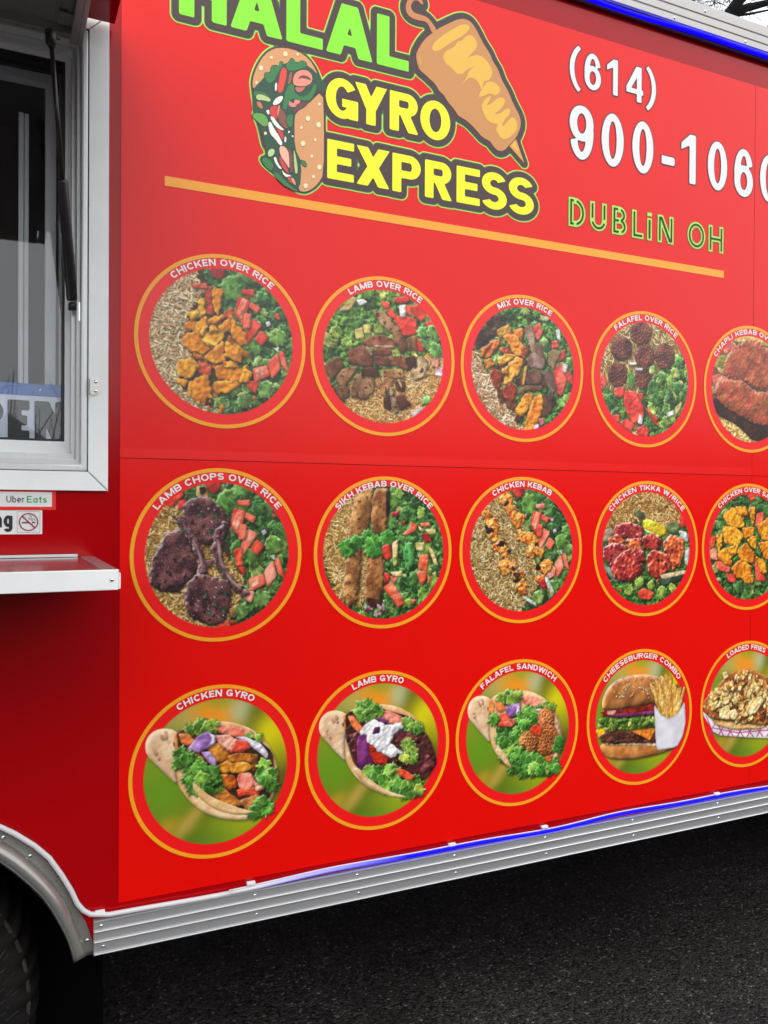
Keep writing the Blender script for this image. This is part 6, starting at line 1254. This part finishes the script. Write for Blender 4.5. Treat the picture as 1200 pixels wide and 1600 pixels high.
art = [([(90, 500), (85, 400), (130, 270), (200, 162), (290, 102), (400, 96), (530, 132), (630, 205), (695, 310), (715, 380), (700, 430), (500, 700), (250, 640), (180, 500)], 'd99a62'),
       ([(500, 720), (620, 640), (760, 500), (772, 800), (770, 1308), (715, 1405), (640, 1466), (580, 1482), (530, 1468), (530, 1380), (545, 1180), (490, 1060), (488, 800)], 'd99a62'),
       ([(185, 860), (230, 880), (265, 1035), (220, 1042)], 'd99a62'),
       ([(80, 505), (180, 400), (270, 300), (400, 240), (560, 230), (700, 330), (800, 470), (795, 520), (700, 510), (650, 610), (560, 680), (480, 740), (490, 1060), (560, 1200), (540, 1480), (400, 1440), (250, 1270), (165, 1160), (230, 1130), (215, 1050), (170, 850), (90, 760)], g2),
       ([(195, 370), (215, 320), (262, 350), (262, 285), (300, 262), (335, 280), (345, 220), (390, 245), (330, 340), (290, 420), (230, 440)], g1), ([(400, 255), (440, 235), (460, 195), (490, 215), (505, 260), (545, 215), (600, 235), (605, 280), (540, 300), (470, 320), (420, 310)], g1),
       ([(325, 525), (330, 450), (365, 290), (395, 285), (420, 325), (400, 430), (370, 530)], 'e8402e'), ([(420, 500), (440, 330), (470, 330), (455, 420), (420, 520)], 'a05a48'),
       ([(470, 420), (490, 340), (560, 305), (630, 320), (665, 380), (650, 440), (580, 470), (490, 460)], 'ec8f78'), ([(520, 400), (560, 365), (620, 375), (650, 410), (600, 395), (560, 385)], '7a3a34'), ([(490, 470), (560, 480), (600, 465), (560, 520), (510, 525)], 'c86a5c'), ([(480, 640), (490, 590), (540, 580), (545, 630), (500, 670), (430, 660), (440, 600)], 'e08878'), ([(540, 620), (620, 610), (600, 660), (500, 710), (460, 720)], '6a3a34'),
       ([(400, 520), (440, 440), (490, 450), (480, 520), (560, 580), (640, 530), (670, 460), (695, 440), (700, 500), (640, 610), (560, 600), (470, 580), (430, 620), (410, 700), (370, 680), (390, 590)], g1), ([(700, 400), (740, 400), (770, 430), (795, 470), (790, 515), (740, 500), (700, 490)], g2),
       ([(85, 510), (180, 520), (250, 560), (230, 600), (120, 590)], g1), ([(120, 545), (180, 545), (260, 585), (255, 620), (190, 600), (125, 600)], 'b9cf86'), ([(120, 610), (170, 620), (190, 690), (140, 670)], 'c8764c'), ([(275, 640), (300, 590), (350, 560), (385, 565), (360, 620), (310, 650)], 'f2f0e2'), ([(300, 440), (325, 430), (315, 520), (300, 505)], 'f2f0e2'),
       ([(250, 660), (330, 650), (325, 770), (310, 790), (255, 750)], 'd8342e'), ([(325, 650), (400, 720), (440, 860), (400, 880), (330, 800)], '8a4a3a'), ([(330, 650), (350, 650), (335, 740), (322, 760)], 'e8906c'), ([(80, 760), (100, 720), (210, 735), (245, 830), (200, 860), (150, 820)], g3), ([(215, 700), (248, 690), (246, 750), (220, 720)], 'f2f0e2'),
       ([(290, 810), (380, 900), (385, 990), (350, 950)], 'd8342e'), ([(250, 760), (280, 755), (340, 840), (392, 885), (370, 893), (300, 850)], 'f4f2e6'), ([(232, 820), (260, 805), (290, 870), (350, 960), (378, 1030), (345, 1035), (300, 970), (255, 930)], 'f2f0e2'), ([(405, 800), (430, 740), (475, 735), (470, 860), (430, 860)], g1), ([(425, 925), (430, 890), (450, 905)], 'f2f0e2'), ([(455, 945), (475, 935), (480, 962)], 'f2f0e2'), ([(388, 1000), (395, 945), (412, 960), (405, 1010)], 'f2f0e2'),
       ([(340, 1040), (400, 1045), (440, 1120), (445, 1270), (400, 1200), (350, 1130)], 'f0b89a'), ([(400, 1050), (470, 1100), (480, 1300), (440, 1290), (440, 1120)], '7a4034'), ([(335, 1130), (380, 1180), (435, 1290), (425, 1310), (360, 1230)], 'd8342e'), ([(478, 1090), (490, 1085), (520, 1250), (515, 1310), (490, 1300)], 'b9cf86'), ([(545, 1170), (600, 1200), (600, 1245), (560, 1220)], g1),
       ([(228, 1100), (260, 1065), (300, 1075), (290, 1130), (240, 1150)], 'b9d890'), ([(285, 1150), (310, 1145), (330, 1210), (370, 1260), (345, 1265), (300, 1200)], 'f2f0e2'), ([(360, 1265), (400, 1310), (460, 1325), (450, 1345), (390, 1335)], 'f2f0e2'), ([(165, 1160), (230, 1150), (290, 1220), (270, 1290), (200, 1230)], g1), ([(415, 1340), (470, 1340), (505, 1420), (440, 1390)], 'c83c34'), ([(450, 1350), (480, 1345), (505, 1418), (480, 1410)], 'e89878'), ([(270, 1290), (330, 1300), (440, 1420), (530, 1478), (480, 1470), (360, 1400)], g1)]
items = []
for n_, (p_, c_) in enumerate(art):
    q_ = L_(CW, p_, 1)
    if n_ > 3 and c_ not in (g2,): m_ = q_.mean(0); e_ = q_ - m_; items.append((m_ + e_ * (1 + .0016 / np.maximum(np.hypot(*e_.T), .004))[:, None], '22302a'))
    items.append((q_, c_))
for x, y, rx, ry in [(400, 158, 22, 25), (265, 192, 14, 16), (518, 162, 13, 15), (167, 292, 20, 25), (123, 432, 13, 15), (727, 640, 13, 16), (617, 778, 22, 26), (718, 838, 22, 27), (553, 866, 13, 16), (570, 1018, 23, 26), (687, 983, 13, 15), (653, 1140, 13, 16), (727, 1245, 21, 26), (671, 1336, 14, 17), (595, 1424, 22, 24), (208, 920, 14, 16)]:
    items.append((L_(CW, [(x + rx * math.cos(a), y + ry * math.sin(a)) for a in np.linspace(0, 6.283, 11)[:-1]], 0), 'f4e2b0'))
flat_art('pita_wrap_drawing', items, Y1 - .0009, .00001)

# ---- phone number and town
PH = P(empty('phone_number', (0, 0, 0))); PH.matrix_parent_inverse = Matrix.Identity(4); PH.location = (0, 0, 0)
rows = [('(', 1.3075, 1.3380, 2.5985, .0960), ('6', 1.3540, 1.4065, 2.6025, .0925), ('1', 1.4260, 1.4615, 2.6045, .0915), ('4', 1.4900, 1.5465, 2.6030, .0920), (')', 1.5600, 1.5905, 2.5985, .0960),
        ('9', 1.3085, 1.3840, 2.4195, .1365), ('0', 1.4100, 1.4825, 2.4195, .1365), ('0', 1.5115, 1.5830, 2.4195, .1365), ('-', 1.6118, 1.6578, 2.4195, .1365), ('1', 1.6815, 1.7340, 2.4210, .1330), ('0', 1.7785, 1.8515, 2.4190, .1350), ('6', 1.8790, 1.9520, 2.4175, .1345), ('0', 1.9800, 2.0530, 2.4185, .1345)]
for pas, (lev, m, y) in enumerate(((.0030, M_OUTL, 0), (0., M_WHITEP, .0006))):
    for ch, a, b_, zb, cap in rows:
        V, F = [], []; Wd = (b_ - a) / cap; glyph_mesh(ch, Wd, .172 if ch not in '()' else .15, .140, cap, lev, lambda u, v, a=a, zb=zb, y=y: (a + u, Y1 - y, zb + v), V, F, res=30)
        o = mesh_obj('digit' if pas else 'digit_outline', V, F, m); o.parent = PH; o.matrix_parent_inverse = _pi
TN = P(empty('town_name', (0, 0, 0))); TN.matrix_parent_inverse = Matrix.Identity(4); TN.location = (0, 0, 0)
town = [('D', 1.3075, 1.3600), ('U', 1.3750, 1.4285), ('B', 1.4460, 1.4955), ('L', 1.5125, 1.5515), ('i', 1.5640, 1.5800), ('N', 1.6000, 1.6560), ('O', 1.7060, 1.7710), ('H', 1.7835, 1.8390)]
for lev, m, y, nm in ((.0012, M_DGREEN, 0, 'letter_outline'), (0., M_LIMELINE, .0006, 'letter'), (-.0047, mat('deep_green_inline', (.004, .045, .002), .35, spec=.35), .0012, 'letter_inline')):
    for ch, a, b_ in town:
        V, F = [], []; cap = .0735; glyph_mesh(ch, (b_ - a) / cap, .205, .205, cap, lev, lambda u, v, a=a, y=y: (a + u, Y1 - y, 2.2465 + v), V, F, res=44)
        o = mesh_obj(nm, V, F, m); o.parent = TN; o.matrix_parent_inverse = _pi

# ------------------------------------------------------------------ bare tree behind the trailer
def tree(base, segs, label, seed, group=None):
    rt = empty('bare_tree', base); tag(rt, label, 'tree', group)
    rnd = random.Random(seed); tr, tw = MB(), MB()
    def grow(p, d, r, L, depth):
        n = 4; pts = [p]; q = p.copy(); dd = d.copy()
        for i in range(n):
            dd = (dd + Vector((rnd.uniform(-1, 1), rnd.uniform(-1, 1), rnd.uniform(-.6, .9))) * (.16 if depth else .05)).normalized(); q = q + dd * (L / n); pts.append(q.copy())
        (tr if depth < 3 else tw).tube([tuple(a) for a in pts], [r * (1 - .42 * i / n) for i in range(n + 1)], 7 if depth < 3 else 4, cap=False)
        if depth >= segs or r < .0025: return
        for k in range(rnd.choice((3, 4, 4)) if depth else 5):
            t = rnd.uniform(.3, 1); i = min(int(t * n), n - 1); s = pts[i].lerp(pts[i + 1], t * n - i)
            nd = (dd + Vector((rnd.uniform(-1, 1), rnd.uniform(-1, 1), rnd.uniform(-.5, .8))) * rnd.uniform(.6, 1.1)).normalized()
            grow(s, nd, r * rnd.uniform(.45, .68), L * rnd.uniform(.6, .85), depth + 1)
        grow(pts[-1], dd, r * .56, L * .8, depth + 1)
    for s_ in SEEDS[seed]: grow(*s_)
    for mbx, nm in ((tr, 'trunk'), (tw, 'twigs')):
        o = mbx.build(nm, M_BARK); o.parent = rt; o.matrix_parent_inverse = Matrix.Translation(-Vector(base))
        if nm == 'twigs': o['kind'] = 'stuff'
    return rt
M_BARK = mat('dark_bark', (.008, .007, .007), .9, spec=.1)
TY = 9.0
SEEDS = {1: [(Vector((8.6, TY + .6, GZ)), Vector((0, 0, 1)), .30, 3.4, 0)], 2: [], 3: []}
def near(px, py, y=TY): return at(px, py, y)
limb = [near(1050, 75), near(1128, 28), near(1165, -12), near(1195, -70)]
tb_ = Vector((limb[0].x - .6, TY + .1, GZ))
SEEDS[2] = []
t1 = tree((limb[0].x - .6, TY + .1, GZ), 3, 'bare leafless tree rising behind the trailer roof at the upper right', 2)
tm, tws = MB(), MB(); rnd = random.Random(21)
def grow2(p, d, r, L, depth, sink):
    n = 4; pts = [p]; q = p.copy(); dd = d.copy()
    for i in range(n):
        dd = (dd + Vector((rnd.uniform(-1, 1), rnd.uniform(-1, 1) * .6, rnd.uniform(-1, 1))) * .17).normalized(); q = q + dd * (L / n); pts.append(q.copy())
    sink.tube([tuple(a) for a in pts], [r * (1 - .45 * i / n) for i in range(n + 1)], 6 if r > .02 else 4, cap=False)
    if depth == 0 or r < .002: return
    for k in range(4):
        t = rnd.uniform(.15, 1); i = min(int(t * n), n - 1); s = pts[i].lerp(pts[i + 1], t * n - i)
        nd = (dd + Vector((rnd.uniform(-1, 1), rnd.uniform(-.8, .8), rnd.uniform(-1, 1)))).normalized(); grow2(s, nd, r * rnd.uniform(.4, .62), L * rnd.uniform(.55, .85), depth - 1, tws)
trunk_top = Vector((limb[0].x - .35, TY, limb[0].z - .5))
tm.tube([tuple(tb_), tuple(tb_.lerp(trunk_top, .5) + Vector((.1, 0, 0))), tuple(trunk_top), tuple(limb[0]), tuple(limb[1]), tuple(limb[2]), tuple(limb[3]), tuple(limb[3] + Vector((.5, .2, 1.4)))], [.26, .21, .17, .05, .055, .075, .06, .02], 12)
tm.V, tm.F = [], []
tm.tube([tuple(tb_), tuple(tb_.lerp(trunk_top, .5) + Vector((.1, 0, 0))), tuple(trunk_top)], [.28, .22, .18], 12)
tm.tube([tuple(trunk_top), tuple(near(1118, 55)), tuple(near(1135, 25)), tuple(near(1162, -8)), tuple(near(1185, -60)), tuple(near(1190, -160))], [.15, .105, .085, .10, .08, .03], 10)
tm.tube([tuple(near(1140, 20)), tuple(near(1168, 12)), tuple(near(1200, 4)), tuple(near(1250, -16)), tuple(near(1330, -60))], [.075, .07, .055, .04, .02], 8)
tm.tube([tuple(near(1132, 30)), tuple(near(1112, 22)), tuple(near(1090, 16)), tuple(near(1078, -10)), tuple(near(1072, -60))], [.05, .034, .03, .028, .015], 8)
tm.tube([tuple(near(1074, 24)), tuple(near(1066, 8)), tuple(near(1060, -20)), tuple(near(1050, -60))], [.035, .028, .026, .015], 8)
tm.tube([tuple(near(1145, 24)), tuple(near(1170, 22)), tuple(near(1200, 16)), tuple(near(1260, 20))], [.03, .022, .016, .01], 6)
for k in range(64):
    px = rnd.uniform(1035, 1230); py = rnd.uniform(-40, 75); a = rnd.uniform(0, 6.28); grow2(near(px, py, TY + rnd.uniform(-.6, .8)), Vector((math.cos(a), rnd.uniform(-.3, .3), math.sin(a))).normalized(), rnd.uniform(.004, .008), rnd.uniform(.6, 1.2), 3, tws)
for mbx, nm in ((tm, 'trunk'), (tws, 'twigs')):
    o = mbx.build(nm, M_BARK); o.parent = t1; o.matrix_parent_inverse = Matrix.Translation(-t1.location)
    if nm == 'twigs': o['kind'] = 'stuff'
